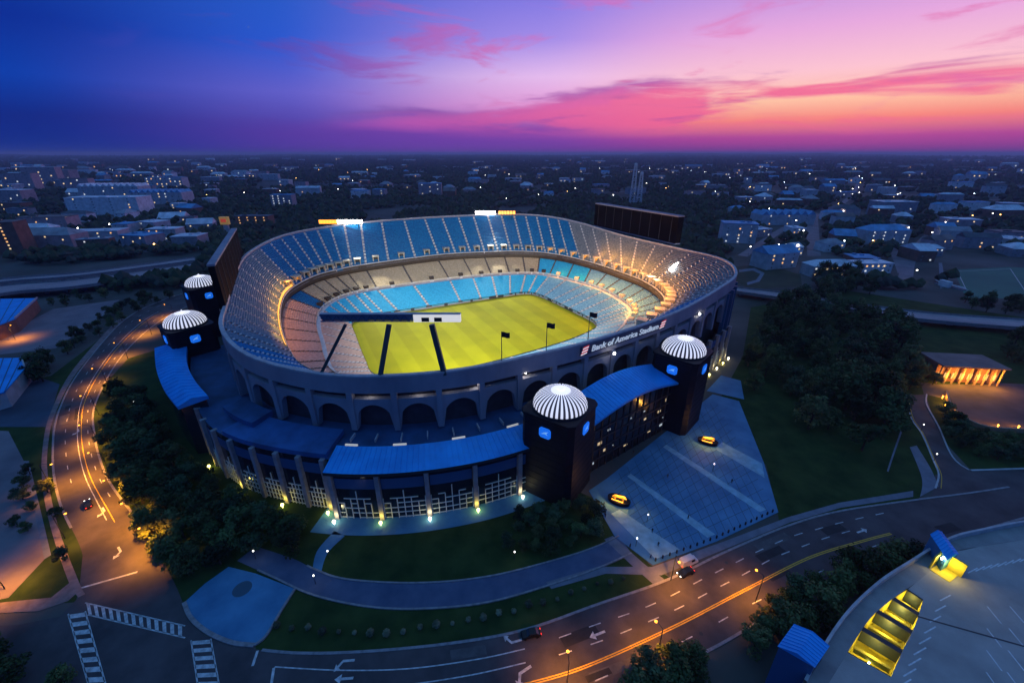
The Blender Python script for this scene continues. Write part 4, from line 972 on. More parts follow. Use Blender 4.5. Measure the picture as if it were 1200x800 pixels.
def plant(p, h, label, group, name='broadleaf_tree', k=None, wide=1.0):
    k = rnd.randrange(len(PROT)) if k is None else k
    if usedp[k]: o = copy_tree(PROT[k])
    else: o = PROT[k]; usedp[k] = True
    o.name = name; o.location = (p.x, p.y, 0); s = h / 10 * rnd.uniform(.9, 1.1); o.scale = (s * wide, s * wide, s); o.rotation_euler = (0, 0, rnd.uniform(0, 6.28))
    tag(o, label, 'tree' if 'tree' in name else 'shrub', group); return o
def inpoly(p, poly):
    c = False; n = len(poly)
    for i in range(n):
        a, e = poly[i], poly[i - 1]
        if (a.y > p.y) != (e.y > p.y) and p.x < (e.x - a.x) * (p.y - a.y) / (e.y - a.y) + a.x: c = not c
    return c
def grove(pts, n, hmin, hmax, label, group, mind, name='broadleaf_tree', wide=1.0):
    poly = P2(pts); x0, x1 = min(p.x for p in poly), max(p.x for p in poly); y0, y1 = min(p.y for p in poly), max(p.y for p in poly); got = []
    for _ in range(n * 60):
        if len(got) >= n: break
        p = Vector((rnd.uniform(x0, x1), rnd.uniform(y0, y1), 0))
        if not inpoly(p, poly) or any((p - q).length < mind for q in got): continue
        got.append(p); plant(p, rnd.uniform(hmin, hmax), label, group, name, wide=wide)
grove([(135, 462), (170, 476), (202, 530), (262, 580), (318, 618), (372, 636), (340, 650), (300, 652), (262, 664), (218, 692), (188, 645), (146, 580), (130, 520)], 62, 6.5, 9.5, 'dark tree in the dense grove between the left avenue and the stadium', 'grove left of the stadium', 4.9, wide=1.2)
grove([(885, 405), (905, 365), (960, 352), (1060, 385), (1078, 440), (1050, 500), (1020, 535), (950, 505), (890, 465), (868, 440)], 105, 9, 17, 'tall tree in the thick wood right of the stadium', 'wood right of the stadium', 5.8, wide=1.05)
grove([(880, 745), (925, 700), (985, 672), (1050, 655), (1070, 662), (1000, 700), (968, 735), (925, 745), (880, 770)], 26, 6, 9, 'dark tree on the bank between the avenue and the garage', 'trees beside the parking garage', 3.8, wide=1.2)
grove([(725, 815), (770, 785), (815, 775), (820, 800), (760, 840)], 7, 6, 8, 'dark tree at the bottom edge below the yellow centre line', 'trees at the bottom edge', 3.5, wide=1.2)
grove([(-30, 770), (20, 760), (70, 775), (85, 800), (60, 850), (-30, 850)], 8, 5, 7, 'dark tree in the bottom left corner below the crossing', 'trees in the bottom left corner', 4, wide=1.3)
grove([(28, 440), (62, 425), (72, 440), (40, 455)], 5, 8, 11, 'tree in the clump beside the blue-roofed depot at left', 'clump beside the depot', 4)
grove([(90, 415), (150, 372), (200, 350), (160, 350), (100, 385), (70, 415)], 26, 5, 8, 'tree on the green bank beyond the left avenue', 'trees on the bank beyond the avenue', 5, wide=1.1)
grove([(1096, 478), (1112, 488), (1130, 505), (1200, 522), (1260, 522), (1260, 540), (1150, 540), (1120, 520), (1105, 500)], 34, 4, 6.5, 'hedge tree below the amber-lit wall at right', 'hedge below the forecourt', 4, wide=1.3)
grove([(1120, 355), (1200, 352), (1290, 360), (1290, 372), (1130, 366)], 16, 8, 11, 'tree in the row between sports pitch and highway', 'trees below the sports pitch', 7)
grove([(945, 352), (965, 322), (1010, 322), (1025, 348), (990, 354)], 14, 12, 17, 'tree in the dark clump behind the right highway', 'clump behind the highway', 8)
grove([(1172, 398), (1250, 395), (1250, 432), (1175, 430)], 12, 9, 12, 'tree behind the house at the right edge', 'trees at the right edge', 6)
grove([(575, 640), (610, 605), (670, 592), (700, 600), (695, 630), (640, 652)], 20, 3.5, 6, 'low tree on the lawn beside the largest gate tower', 'trees beside the gate tower', 3.6, wide=1.2)
grove([(1100, 440), (1120, 452), (1060, 458), (1070, 440)], 6, 7, 9, 'tree left of the amber-lit building', 'trees by the amber-lit building', 5)
grove([(0, 600), (30, 640), (50, 665), (70, 690), (92, 672), (75, 640), (60, 560), (40, 545)], 9, 3, 5, 'bush on the verge left of the avenue', 'bushes on the left verge', 4, name='verge_bush', wide=1.2)
grove([(40, 353), (150, 339), (230, 326), (235, 338), (150, 349), (70, 360)], 18, 5, 8, 'tree in the strip between the left highway and the purple lot', 'trees below the left highway', 7)
# row of clipped shrubs in the bed below the promenade, and border planting
bed = P2([(330, 725), (420, 742), (530, 735), (620, 715), (700, 692), (755, 672), (740, 668), (640, 700), (540, 722), (430, 727), (345, 705)])
PALE = leaf_mat('pale_shrub_foliage', (.07, .08, .05), (.16, .17, .11))
SH = pxline([(325, 735), (360, 738), (405, 742), (460, 741), (530, 733), (600, 716), (660, 699), (730, 677)])
SH = resample(SH, 24); shp = None
for i, p in enumerate(SH):
    if shp is None:
        root = bpy.data.objects.new('pale_shrub', None); col.objects.link(root); b = MB(); b.tube([(0, 0, 0), (0, 0, .9)], .07, .04, 5); b.build('stem', M_trunk, root); b = MB(); r = random.Random(3)
        for k in range(170):
            d = Vector((r.gauss(0, 1), r.gauss(0, 1), r.gauss(0, 1) * .8)).normalized() * r.uniform(.4, 1.0); pp_ = Vector((0, 0, 1.2)) + d; nn = (d + Vector((0, 0, .5))).normalized(); ax = nn.orthogonal(); ay = nn.cross(ax); s = r.uniform(.12, .24)
            b.face([pp_ + ax * s, pp_ + ay * s, pp_ - ax * s, pp_ - ay * s])
        b.build('foliage', PALE, root); shp = root; o = root
    else: o = copy_tree(shp)
    o.location = (p.x, p.y + rnd.uniform(-.5, .5), 0); s = rnd.uniform(.5, 1.0); o.scale = (s, s, s * .9); o.rotation_euler = (0, 0, rnd.uniform(0, 6))
    tag(o, 'small pale shrub in the planted bed along the front avenue', 'shrub', 'pale shrubs in the avenue bed')

# ================================================================== CITY BEYOND
STREETS = []
def wall_mats():
    return [mat('city_wall_%s' % n, c, .85, var=.2, scale=.2, coords='World') for n, c in (('pale', (.50, .48, .50)), ('pink', (.46, .33, .34)), ('grey', (.30, .29, .32)), ('brick', (.22, .11, .08)), ('white', (.72, .70, .72)))]
WM = wall_mats(); WN = ['pale', 'pinkish', 'grey', 'brick', 'white']
RM = [mat('city_roof_%s' % n, c, .8, var=.3, scale=.08, coords='World') for n, c in (('grey', (.32, .31, .34)), ('light', (.70, .68, .72)), ('blue', (.14, .34, .55)), ('brown', (.20, .15, .14)), ('dark', (.11, .11, .125)))]
RN = ['grey', 'light', 'blue', 'brown', 'dark']
WINM = [mat('far_window_%d' % i, (.2, .2, .2), .3, emis=e, estr=st, sampling='NONE') for i, (e, st) in enumerate((((1, .72, .38), 1.0), ((.85, .92, 1), .8), ((1, .5, .15), 1.2), ((.05, .06, .09), .0)))]
def unit_window(m):
    b = MB(); b.box((0, 0, 0), (1, .16, 1)); o = b.build('window', m); me = o.data; bpy.data.objects.remove(o); return me
WME = [unit_window(m) for m in WINM]
EXCL = []
def building(px, py, wpx, hpx, dep, wi, ri, label, roof='flat', nwin=4, lit=.5, rz=None, name='building', cat='building', wins=None, floors=None, group=None):
    p = at(px, py); dist = p.length; k = dist / 530.0
    wd, ht = wpx * k, hpx * k; rz = rnd.uniform(-.5, .5) if rz is None else rz
    T = thing(name, label, cat, p, group); EXCL.append((p.x, p.y, max(wd, dep) * .75))
    ca, sa = math.cos(rz), math.sin(rz); ex, ey = Vector((ca, sa, 0)), Vector((-sa, ca, 0))
    b = MB(); b.box(p + Vector((0, 0, ht / 2)), (wd, dep, ht), rz); b.build('wall', WM[wi], T)
    b = MB(); c = p + Vector((0, 0, ht))
    q = [c - ex * (wd / 2 + .4) - ey * (dep / 2 + .4), c + ex * (wd / 2 + .4) - ey * (dep / 2 + .4), c + ex * (wd / 2 + .4) + ey * (dep / 2 + .4), c - ex * (wd / 2 + .4) + ey * (dep / 2 + .4)]
    if roof == 'flat':
        b.prism([(v.x, v.y) for v in q], ht + .02, ht + .7)
        for _ in range(2): b.box(c + ex * rnd.uniform(-.3, .3) * wd + ey * rnd.uniform(-.3, .3) * dep + Vector((0, 0, 1.2)), (wd * .12, dep * .14, 1.6), rz)
    elif roof == 'gable':
        rh = min(wd, dep) * .32; r0, r1 = c - ex * (wd / 2 + .4) + Vector((0, 0, rh)), c + ex * (wd / 2 + .4) + Vector((0, 0, rh))
        b.face([q[0], q[1], r1, r0]); b.face([q[2], q[3], r0, r1]); b.face([q[1], q[2], r1]); b.face([q[3], q[0], r0]); b.face(list(reversed(q)))
    elif roof == 'hip':
        rh = min(wd, dep) * .28; r0, r1 = c - ex * (wd / 2 - min(wd, dep) * .4) + Vector((0, 0, rh)), c + ex * (wd / 2 - min(wd, dep) * .4) + Vector((0, 0, rh))
        b.face([q[0], q[1], r1, r0]); b.face([q[2], q[3], r0, r1]); b.face([q[1], q[2], r1]); b.face([q[3], q[0], r0]); b.face(list(reversed(q)))
    elif roof == 'saw':
        n = max(3, int(wd / 12))
        for i in range(n):
            a0, a1 = c - ex * wd / 2 + ex * wd * i / n, c - ex * wd / 2 + ex * wd * (i + .92) / n; m_ = (a0 + a1) / 2 + Vector((0, 0, wd / n * .45))
            s0, s1 = -ey * (dep / 2 + .3), ey * (dep / 2 + .3)
            b.face([a0 + s0, m_ + s0, m_ + s1, a0 + s1]); b.face([m_ + s0, a1 + s0, a1 + s1, m_ + s1]); b.face([a0 + s0, a1 + s0, m_ + s0]); b.face([a1 + s1, a0 + s1, m_ + s1])
    b.build('roof', RM[ri], T)
    us = max(3.2, p.length / 260); nwin = nwin * 3; fl = floors or max(1, int(ht / (us * 1.1))); cols = max(2, min(int(wd / us), math.ceil(nwin / fl))); cnt = 0
    for f in range(fl):
        for i in range(cols):
            if cnt >= nwin: break
            cnt += 1; m = (rnd.choice((0, 0, 1, 2)) if wins is None else rnd.choice(wins)) if rnd.random() < lit else 3
            o = bpy.data.objects.new('window', WME[m]); col.objects.link(o); o.parent = T
            o.location = -ey * (dep / 2 + .05) + ex * wd * ((i + .5) / cols - .5) + Vector((0, 0, ht * (f + .55) / fl)); o.scale = (min(wd / cols * .45, us * .5), 1, min(ht / fl * .5, us * .45)); o.rotation_euler = (0, 0, rz)
    return T
# landmarks of the view
building(134, 250, 58, 14, 40, 4, 1, 'long white low warehouse in front of the ridged apartment block at left', 'flat', 8, .1, .08)
building(140, 236, 50, 13, 40, 0, 1, 'apartment block with ridged pale roofs behind the white warehouse', 'saw', 10, .2, .05)
building(193, 238, 46, 10, 40, 0, 2, 'ridged blue-roofed apartment block right of the white warehouse', 'saw', 10, .3, .05)
building(198, 220, 34, 9, 30, 0, 2, 'blue-lit slab apartment block high above the ridged roofs', 'flat', 10, .5, .0)
for i, (x, y, ww, hh) in enumerate(((30, 222, 22, 12), (55, 216, 24, 13), (80, 214, 22, 10), (95, 224, 20, 10), (20, 238, 26, 10))):
    building(x, y, ww, hh, 30, 1, (3, 1, 0, 3, 1)[i], 'pinkish apartment house, %s from the left in the far-left cluster' % ORD[(1, 2, 3, 4, 0)[i]], 'flat', 5, .4, None, wins=(0, 1, 0))
building(8, 296, 34, 24, 20, 3, 3, 'brick hall with warm arched windows at the left edge', 'flat', 6, .9, .25, wins=(2, 0))
building(118, 282, 40, 9, 24, 0, 1, 'low building with bright white roof above the left highway', 'flat', 4, .5, .2)
building(172, 292, 28, 14, 24, 2, 2, 'square blue-roofed building above the left highway', 'flat', 4, .2, -.2)
building(226, 290, 24, 12, 22, 2, 1, 'small pale-roofed box building nearest the dark scoreboard', 'flat', 3, .2, .1)
building(197, 280, 26, 10, 20, 0, 1, 'low pale building between the blue-roofed box and the scoreboard', 'flat', 4, .3, .1)
building(60, 288, 50, 10, 26, 1, 0, 'broad low pinkish building above the left highway', 'hip', 5, .2, .1)
building(62, 268, 36, 10, 24, 1, 3, 'pinkish building between the brick hall and white warehouse', 'flat', 5, .4, .1)
building(334, 242, 22, 12, 20, 2, 2, 'blue office block with one bright window row left of the amber floodlight', 'flat', 6, .8, 0, wins=(1,))
building(505, 230, 26, 14, 30, 1, 2, 'block with paired bright windows behind the middle of the far rim', 'flat', 6, .5, .1, wins=(1, 0))
building(300, 262, 34, 8, 18, 3, 4, 'low dark building with amber lamps above the left scoreboard', 'flat', 4, 1, .0, wins=(2,))
building(862, 283, 34, 20, 24, 0, 2, 'blue-grey hall with pale roof beyond the right scoreboard', 'flat', 5, .4, -.3)
building(915, 262, 56, 10, 30, 0, 2, 'long low blue-roofed sheds above the curving street', 'saw', 4, .3, .05)
building(968, 322, 44, 11, 16, 0, 1, 'white-trimmed house with violet-lit porch above the right wood', 'hip', 5, .9, .05, name='house', cat='house', wins=(1, 0))
building(1016, 318, 34, 9, 14, 4, 1, 'white long house right of the violet-lit porch', 'flat', 4, .3, .05, name='house', cat='house')
building(1030, 284, 40, 12, 22, 0, 2, 'blue-roofed house with bright front in the right middle distance', 'hip', 5, .7, .05, name='house', cat='house', wins=(1,))
building(1042, 252, 32, 12, 30, 2, 1, 'flat white-roofed block standing alone at right', 'flat', 4, .3, .0)
building(905, 312, 40, 16, 20, 0, 2, 'pale blue gabled house above the round lawn', 'gable', 4, .3, .3, name='house', cat='house')
building(1095, 292, 26, 9, 14, 1, 3, 'small gabled house above the sports pitch', 'gable', 3, .4, .3, name='house', cat='house')
building(1142, 290, 26, 9, 14, 2, 4, 'grey gabled house half hidden above the sports pitch', 'gable', 3, .3, -.2, name='house', cat='house')
# scattered houses, row by row
KEEP = [P2([(1105, 308), (1290, 306), (1290, 358), (1128, 356)]), P2([(936, 246), (966, 246), (970, 306), (938, 306)]), P2([(855, 306), (945, 314), (955, 342), (855, 344)]), P2([(-80, 298), (60, 312), (240, 294), (240, 322), (60, 352), (-80, 374)]), P2([(855, 332), (1000, 348), (1290, 370), (1290, 397), (1000, 370), (855, 348)])]
rows = [('farthest', 191, 3, 80, (5, 12), (1.5, 3.0), (0, 1200)), ('second farthest', 199, 3.5, 85, (6, 13), (2.0, 4.0), (0, 1200)), ('third farthest', 207, 4, 80, (7, 15), (3, 5), (0, 1200)), ('fourth farthest', 219, 6, 80, (8, 17), (3.5, 6), (0, 1200)), ('fifth farthest', 234, 7, 70, (9, 20), (4, 8), (0, 1200)), ('nearest', 254, 9, 60, (11, 22), (5, 8), (0, 1200)), ('closest right-hand', 290, 22, 36, (12, 24), (6, 9), (870, 1200)), ('closest left-hand', 282, 14, 14, (14, 26), (6, 9), (0, 245))]
for rn, y, jy, n, wr, hr, xr in rows:
    xs = sorted(rnd.uniform(*xr) for _ in range(n)); k = 0
    for x in xs:
        yy = y + rnd.uniform(-jy, jy); p = at(x, yy)
        if yy > 232 and 250 < x < 860: continue
        if any((p.x - a) ** 2 + (p.y - c) ** 2 < (r_ + 9) ** 2 for a, c, r_ in EXCL) or any(inpoly(p, S_) for S_ in KEEP): continue
        wi, ri = rnd.randrange(5), rnd.choice((0, 1, 1, 1, 2, 2, 3, 4)); rf = rnd.choice(('flat', 'gable', 'hip', 'flat')); st = rnd.choice(('low', 'two-storey', 'broad', 'narrow'))
        ww = rnd.uniform(*wr) * (1.3 if st == 'broad' else .75 if st == 'narrow' else 1); hh = rnd.uniform(*hr) * (.7 if st == 'low' else 1.1)
        building(x, yy, ww, hh, rnd.uniform(12, 28), wi, ri, '%s %s building with %s %s roof, %s from left in the %s city row' % (st, WN[wi], RN[ri], rf, ORD[k], rn), rf, rnd.randint(1, 2), .35, rz=rnd.uniform(-.35, .35))
        k += 1
# blue-roofed depot buildings at the left edge
for i, (roofpx, h, lb) in enumerate((([(-70, 352), (44, 350), (18, 374), (-70, 410)], 8, 'blue-roofed depot above the purple parking lot at the left edge'), ([(-60, 422), (26, 420), (30, 432), (6, 460), (-60, 480)], 7, 'blue-roofed depot with white vehicles beside it at the left edge'))):
    pts = P2(roofpx, h); T = thing('depot', lb, 'building', Vector((sum(p.x for p in pts) / 4, sum(p.y for p in pts) / 4, 0)))
    cen = sum((p for p in pts), Vector()) / len(pts); ins = [cen + (p - cen) * .975 for p in pts]
    b = MB(); b.prism([(p.x, p.y) for p in ins], 0, h - .02); b.build('wall', WM[3 if i == 0 else 0], T); b = MB(); b.prism([(p.x, p.y) for p in pts], h, h + .5); rf_ = b.build('roof', M_roof, T)
    for k in range(9):
        a, c = pts[0].lerp(pts[1], k / 8), pts[-1].lerp(pts[2 if i == 0 else 3], k / 8); b = MB(); b.bar(a + Vector((0, 0, .55)), c + Vector((0, 0, .55)), .3, .2); b.build('roof_ridge', M_teal, rf_)
    b = MB(); e0, e1 = pts[1], pts[2]; b.bar(e0 + Vector((0, 0, .9)), e1 + Vector((0, 0, .9)), .5, .8); b.build('eave', M_cop, T)
# amber-lit building with columns
p = at(1130, 449); T = thing('pavilion', 'amber-lit columned pavilion at the far right above the forecourt', 'building', p); wd, dp_, ht = 27, 11, 9.0
EXCL.append((p.x, p.y, 24)); rz = -.12; ex, ey = Vector((math.cos(rz), math.sin(rz), 0)), Vector((-math.sin(rz), math.cos(rz), 0))
b = MB(); b.box(p + ey * 6.5 + Vector((0, 0, ht / 2)), (wd, dp_, ht), rz); b.build('wall', WM[3], T)
b = MB(); c = p + ey * 5.2 + Vector((0, 0, ht)); b.box(c + Vector((0, 0, .4)), (wd + 1, dp_ + 4.5, .7), rz); b.build('roof', RM[3], T)
for k in range(9):
    q = p - ey * 1.0 + ex * (k / 8 - .5) * (wd - 1); b = MB(); b.tube([q, q + Vector((0, 0, ht))], .4, .35, 8); b.build('column', mat('tan_column', (.4, .28, .16), .7), T)
    if k < 8:
        o = bpy.data.objects.new('window', WME[2]); col.objects.link(o); o.parent = T; o.location = ey * .85 + ex * ((k + .5) / 8 - .5) * wd + Vector((0, 0, 3.2)); o.scale = (1.7, 1, 3.0); o.rotation_euler = (0, 0, rz)
for k in range(4): lamp('POINT', p - ey * 3 + ex * ((k + .5) / 4 - .5) * wd + Vector((0, 0, 4.5)), 3200, (1, .40, .05), T, size=.6)
# retaining wall washed by amber lamps
RW = pxline([(1109, 462), (1114, 478), (1126, 490), (1148, 501), (1176, 505), (1250, 508)]); T = thing('retaining_wall', 'curved low wall washed in amber light above the hedge', 'wall', RW[0])
b = MB(); A, B = RW, offset_line(RW, .7); b.loft([[(p.x, p.y, 0) for p in A], [(p.x, p.y, 1.8) for p in A], [(p.x, p.y, 1.8) for p in B], [(p.x, p.y, 0) for p in B]]); b.build('wall_face', mat('tan_wall', (.32, .24, .17), .85, var=.2, scale=.5, coords='World'), T)
for k, q in enumerate(resample(RW, 9)[1:7]):
    c = q + Vector((-.3, 2.5, 0)); b = MB(); b.tube([c, c + Vector((0, 0, 1.0))], .12, .12, 6); b.lathe([(.01, 1.3), (.25, 1.2), (.25, 1.0), (.01, .95)], c, 8); b.build('wall_light', M_amber, T); lamp('POINT', c + Vector((0, 0, 1.5)), 900, SODIUM, T, size=.2)
# sports pitch
pt = sheet('sports_pitch', P2([(1117, 316), (1182, 313), (1290, 318), (1290, 352), (1132, 349)]), .03, mat('sports_turf', (.03, .13, .10), .9, c2=(.045, .17, .12), scale=.02, coords='World'))
for q in (((1184, 315), (1206, 348)), ((1122, 318), (1136, 347)), ((1122, 318), (1184, 315))): pxbar(q[0], q[1], .5, M_white, pt, .05, 'pitch_line')
p = at(1117, 336); T = thing('grandstand', 'small white grandstand beside the green sports pitch', 'grandstand', p)
for k in range(6): b = MB(); b.box(p + Vector((-k * .9, 0, .5 + k * .45)), (.9, 22, .12 + 0), .12); b.build('bench', WM[4], T)
b = MB(); b.box(p + Vector((-6.5, 1, 2.4)), (3, 8, 4.8), .12); b.build('press_box', WM[4], T)
b = MB(); b.box(p + Vector((-2.4, 0, .25)), (5, 21.5, .5), .12); b.build('base', M_conc, T)
sheet('path', P2([(1100, 308), (1104, 308), (1108, 335), (1102, 338)]), .03, M_walk); sheet('street', P2([(944, 250), (958, 250), (962, 300), (946, 300)]), .03, M_asph2)
sheet('street', P2([(1040, 285), (1058, 280), (1064, 318), (1052, 320)]), .03, M_asph2); sheet('round_lawn', P2([(862, 312), (900, 310), (938, 322), (940, 336), (880, 338), (862, 330)]), .02, mat('park_lawn', (.035, .045, .02), .9, var=.3, scale=.05, coords='World'))
px_strip([(866, 316), (884, 314), (896, 320), (890, 330), (876, 334)], [(866, 319), (882, 317), (891, 321), (886, 328), (875, 331)], .05, M_walk, 'path')
for nm, pts in (('street', [(-40, 300), (60, 262), (150, 244), (260, 232), (420, 224)]), ('street', [(590, 238), (700, 226), (860, 222), (1010, 230), (1240, 236)]), ('street', [(870, 300), (930, 262), (985, 240), (1005, 215), (1000, 198)]), ('street', [(1060, 330), (1075, 290), (1120, 262), (1240, 250)])):
    ln = pxline(pts); b = MB(); ribbon(b, offset_line(ln, -5), offset_line(ln, 5), .04 + .004 * len(pts)); o = up_fix(b.build(nm, M_asph2)); o['kind'] = 'structure'; STREETS.append(ln)
# lattice masts
for i, (px, py, hp, lb) in enumerate(((740, 242, 44, 'taller'), (748, 241, 34, 'shorter'))):
    p = at(px, py); k = p.length / 530; H = hp * k; T = thing('lattice_mast', '%s of the two pale lattice masts above the right scoreboard' % lb, 'mast', p, 'lattice masts')
    b = MB(); w0, w1 = 5.0, 2.2
    cr = lambda f: [p + Vector((sx * (w0 + (w1 - w0) * f), sy * (w0 + (w1 - w0) * f), H * f)) for sx, sy in ((-1, -1), (1, -1), (1, 1), (-1, 1))]
    for k2 in range(8):
        a, c = cr(k2 / 8), cr((k2 + 1) / 8)
        for q in range(4): b.bar(a[q], c[q], .8); b.bar(a[q], c[(q + 1) % 4], .5); b.bar(c[q], c[(q + 1) % 4], .5)
    b.build('lattice', WM[4], T); b = MB(); b.lathe([(.01, H + 4), (3, H + 3), (3.4, H), (3, H - 3), (.01, H - 4)], p, 8); b.build('antenna_drum', WM[4], T)
# lit sign pylon left of the stadium
p = at(268, 276); T = thing('sign_pylon', 'tall pylon sign glowing yellow and red left of the far rim', 'sign', p); k = p.length / 530
b = MB(); k *= .62; b.box(p + Vector((0, 0, 9 * k)), (7 * k, 4, 18 * k), .1); b.build('pylon', WM[0], T); b = MB(); b.box(p + Vector((0, -.4, 24 * k)), (13 * k, 5, 12 * k), .1); b.build('sign_panel', mat('yellow_sign_panel', (.6, .4, .1), .5, emis=(1, .55, .12), estr=.16), T)
b = MB(); b.box(p + Vector((0, -3.1, 24.5 * k)), (8 * k, .3, 5 * k), .1); b.build('sign_band', mat('red_sign_band', (.6, .06, .04), .5, emis=(1, .12, .05), estr=.3), T)
# far street lamps: tiny points of light
def lamp_proto(m, r, name):
    root = bpy.data.objects.new(name, None); col.objects.link(root); b = MB(); b.tube([(0, 0, 0), (0, 0, 9)], .12, .1, 5); b.tube([(0, 0, 9), (0, -1.2, 9.3)], .09, .08, 5); b.build('pole', M_dark, root)
    b = MB(); b.lathe([(.01, r * .6), (r * .8, r * .35), (r, 0), (r * .6, -r * .4), (.01, -r * .45)], (0, -1.3, 9.2), 7); b.build('lamp_head', m, root); return root
FL = [mat('far_lamp_%d' % i, (.8, .8, .8), .4, emis=e, estr=20, sampling='NONE') for i, e in enumerate(((1, .92, .8), (1, .5, .12), (.75, .88, 1)))]
LPR = [lamp_proto(FL[0], .8, 'street_lamp'), lamp_proto(FL[1], .8, 'street_lamp'), lamp_proto(FL[2], .8, 'street_lamp')]; first = [True] * 3
LN = ('white', 'amber', 'bluish'); cnt = 0
for _ in range(170):
    y = rnd.choice((rnd.uniform(188, 205), rnd.uniform(195, 235), rnd.uniform(225, 300))); x = rnd.uniform(0, 1200)
    if rnd.random() < .35: x = rnd.choice((rnd.uniform(20, 220), rnd.uniform(600, 780), rnd.uniform(850, 1010)))
    if y > 236 and 245 < x < 866: continue
    i = rnd.choice((0, 0, 0, 1, 2)); o = LPR[i] if first[i] else copy_tree(LPR[i]); first[i] = False
    p = at(x, y); s = max(.9, min(2.2, p.length / 1300)); o.location = p; o.scale = (s, s, 1.2); tag(o, 'tiny %s street lamp glowing in the distant city' % LN[i], 'street lamp', 'distant %s street lamps' % LN[i])
for ln in STREETS:
    q = resample(ln, 26)
    for k, p in enumerate(q):
        if k % 2 or (p.length < 900 and k % 4): continue
        i = (0, 1, 0)[k % 3]; o = copy_tree(LPR[i]); s = max(.7, min(1.6, p.length / 1500)); o.location = p + Vector((6, 0, 0)); o.scale = (s, s, 1.1); tag(o, 'tiny %s street lamp glowing in the distant city' % LN[i], 'street lamp', 'distant %s street lamps' % LN[i])
# woodland between the houses, far off: one mass
b = MB(); placed = 0; PITCHP = P2([(1105, 310), (1290, 308), (1290, 356), (1128, 353)]); STRP = [P2([(940, 248), (962, 248), (966, 304), (942, 304)]), P2([(855, 308), (945, 318), (950, 340), (855, 342)]), P2([(-80, 300), (60, 312), (240, 296), (240, 320), (60, 350), (-80, 372)]), P2([(855, 334), (1000, 350), (1290, 372), (1290, 395), (1000, 368), (855, 346)]), P2([(-80, 346), (150, 346), (240, 336), (150, 420), (-80, 720)])]
fr = random.Random(11); hz = random.Random(5)
from mathutils import noise as mnoise
BK = {}
for a, c, r_ in EXCL:
    for gx in range(int((a - r_) // 100), int((a + r_) // 100) + 1):
        for gy in range(int((c - r_) // 100), int((c + r_) // 100) + 1): BK.setdefault((gx, gy), []).append((a, c, r_))
SG = {}
for ln in STREETS:
    for q in resample(ln, 400): SG.setdefault((int(q.x // 30), int(q.y // 30)), 1)
for _ in range(60000):
    d = 400 * math.exp(fr.random() ** .8 * math.log(14000 / 400)); a = R(fr.uniform(-57, 57)); p = Vector((d * math.sin(a), d * math.cos(a), 0))
    if p.y < 330: continue
    dens = mnoise.noise(Vector((p.x / 160, p.y / 160, 1.3))) * .7 + mnoise.noise(Vector((p.x / 600, p.y / 600, 5))) * .5 + (.34 if d < 700 else .26)
    if dens < 0: continue
    q = p - CTR
    if (q.dot(U) / 176) ** 2 + (q.dot(V) / 196) ** 2 < 1: continue
    if any((p.x - x) ** 2 + (p.y - y) ** 2 < (r_ + 3) ** 2 for x, y, r_ in BK.get((int(p.x // 100), int(p.y // 100)), ())): continue
    if (int(p.x // 30), int(p.y // 30)) in SG: continue
    if any(inpoly(p, s) for s in STRP) or inpoly(p, PITCHP): continue
    r = fr.uniform(3.0, 6.5) * (1 + max(0, d - 900) / 2200); b.blob((p.x, p.y, r * .75 + fr.uniform(0, 3)), r, hz.randrange(3), 5); placed += 1
fo_ = [mat('far_wood_%d' % i, c, .95, var=.35, scale=.05, coords='World', spec=.1) for i, c in enumerate(((.036, .054, .030), (.064, .078, .042), (.048, .058, .046)))]
wd_ = b.build('distant_woodland', fo_); tag(wd_, 'dark distant woodland spreading between the houses to the horizon', 'woodland', kind='stuff')
print('clumps', placed)
# low hills on the horizon
b = MB(); ringa = []; hh = []
for k in range(121):
    a = R(-60 + k); d = 15000; h = 62 + 55 * mnoise.noise(Vector((k * .13, 2, 0))) + 20 * mnoise.noise(Vector((k * .5, 7, 0))) + (40 if 75 < k < 95 else 0); ringa.append((d * math.sin(a), d * math.cos(a), 0)); hh.append((17500 * math.sin(a), 17500 * math.cos(a), max(20, h)))
b.loft([ringa, hh, [(x * 1.3, y * 1.3, 0) for x, y, z in hh]]); hl = b.build('hills', fo_[2], None, True); hl['kind'] = 'structure'

# ================================================================== PARKING GARAGE, lower right
GZ = 10.0
T = thing('parking_garage', 'curved parking garage with yellow-lit bays at the lower right', 'garage', at(1100, 720))
EO = resample(pxline([(940, 800), (970, 747), (996, 713), (1030, 682), (1064, 660), (1088, 645), (1115, 631), (1143, 624), (1200, 613), (1280, 604), (1400, 600)], GZ), 60)
EI = resample(pxline([(962, 815), (993, 764), (1019, 725), (1045, 702), (1075, 681), (1098, 662), (1120, 646), (1148, 640), (1200, 632), (1280, 622), (1400, 618)], GZ), 60)
M_gar = mat('garage_concrete', (.22, .21, .21), .85, c2=(.33, .32, .31), scale=.15, coords='World', detail=9)
b = MB(); b.loft([EO, EI]); b.loft([EO, [(p.x, p.y, 0) for p in EO]]); b.build('edge_slab', M_gar, T)
b = MB(); q = offset_line(EO, .5); z1 = GZ + 1.3; b.loft([[(p.x, p.y, GZ) for p in EO], [(p.x, p.y, z1) for p in EO], [(p.x, p.y, z1) for p in q], [(p.x, p.y, GZ) for p in q]]); b.build('parapet', M_cop, T)
GI = resample(pxline([(1044, 793), (1060, 757), (1072, 733), (1082, 702)], GZ), 20)
rd = [at(*p, GZ) for p in ((930, 870), (962, 815), (993, 764))] + GI + [at(*p, GZ) for p in ((1064, 690), (1075, 681), (1098, 662), (1120, 646), (1148, 640), (1200, 632), (1280, 622), (1400, 618), (1500, 900))]
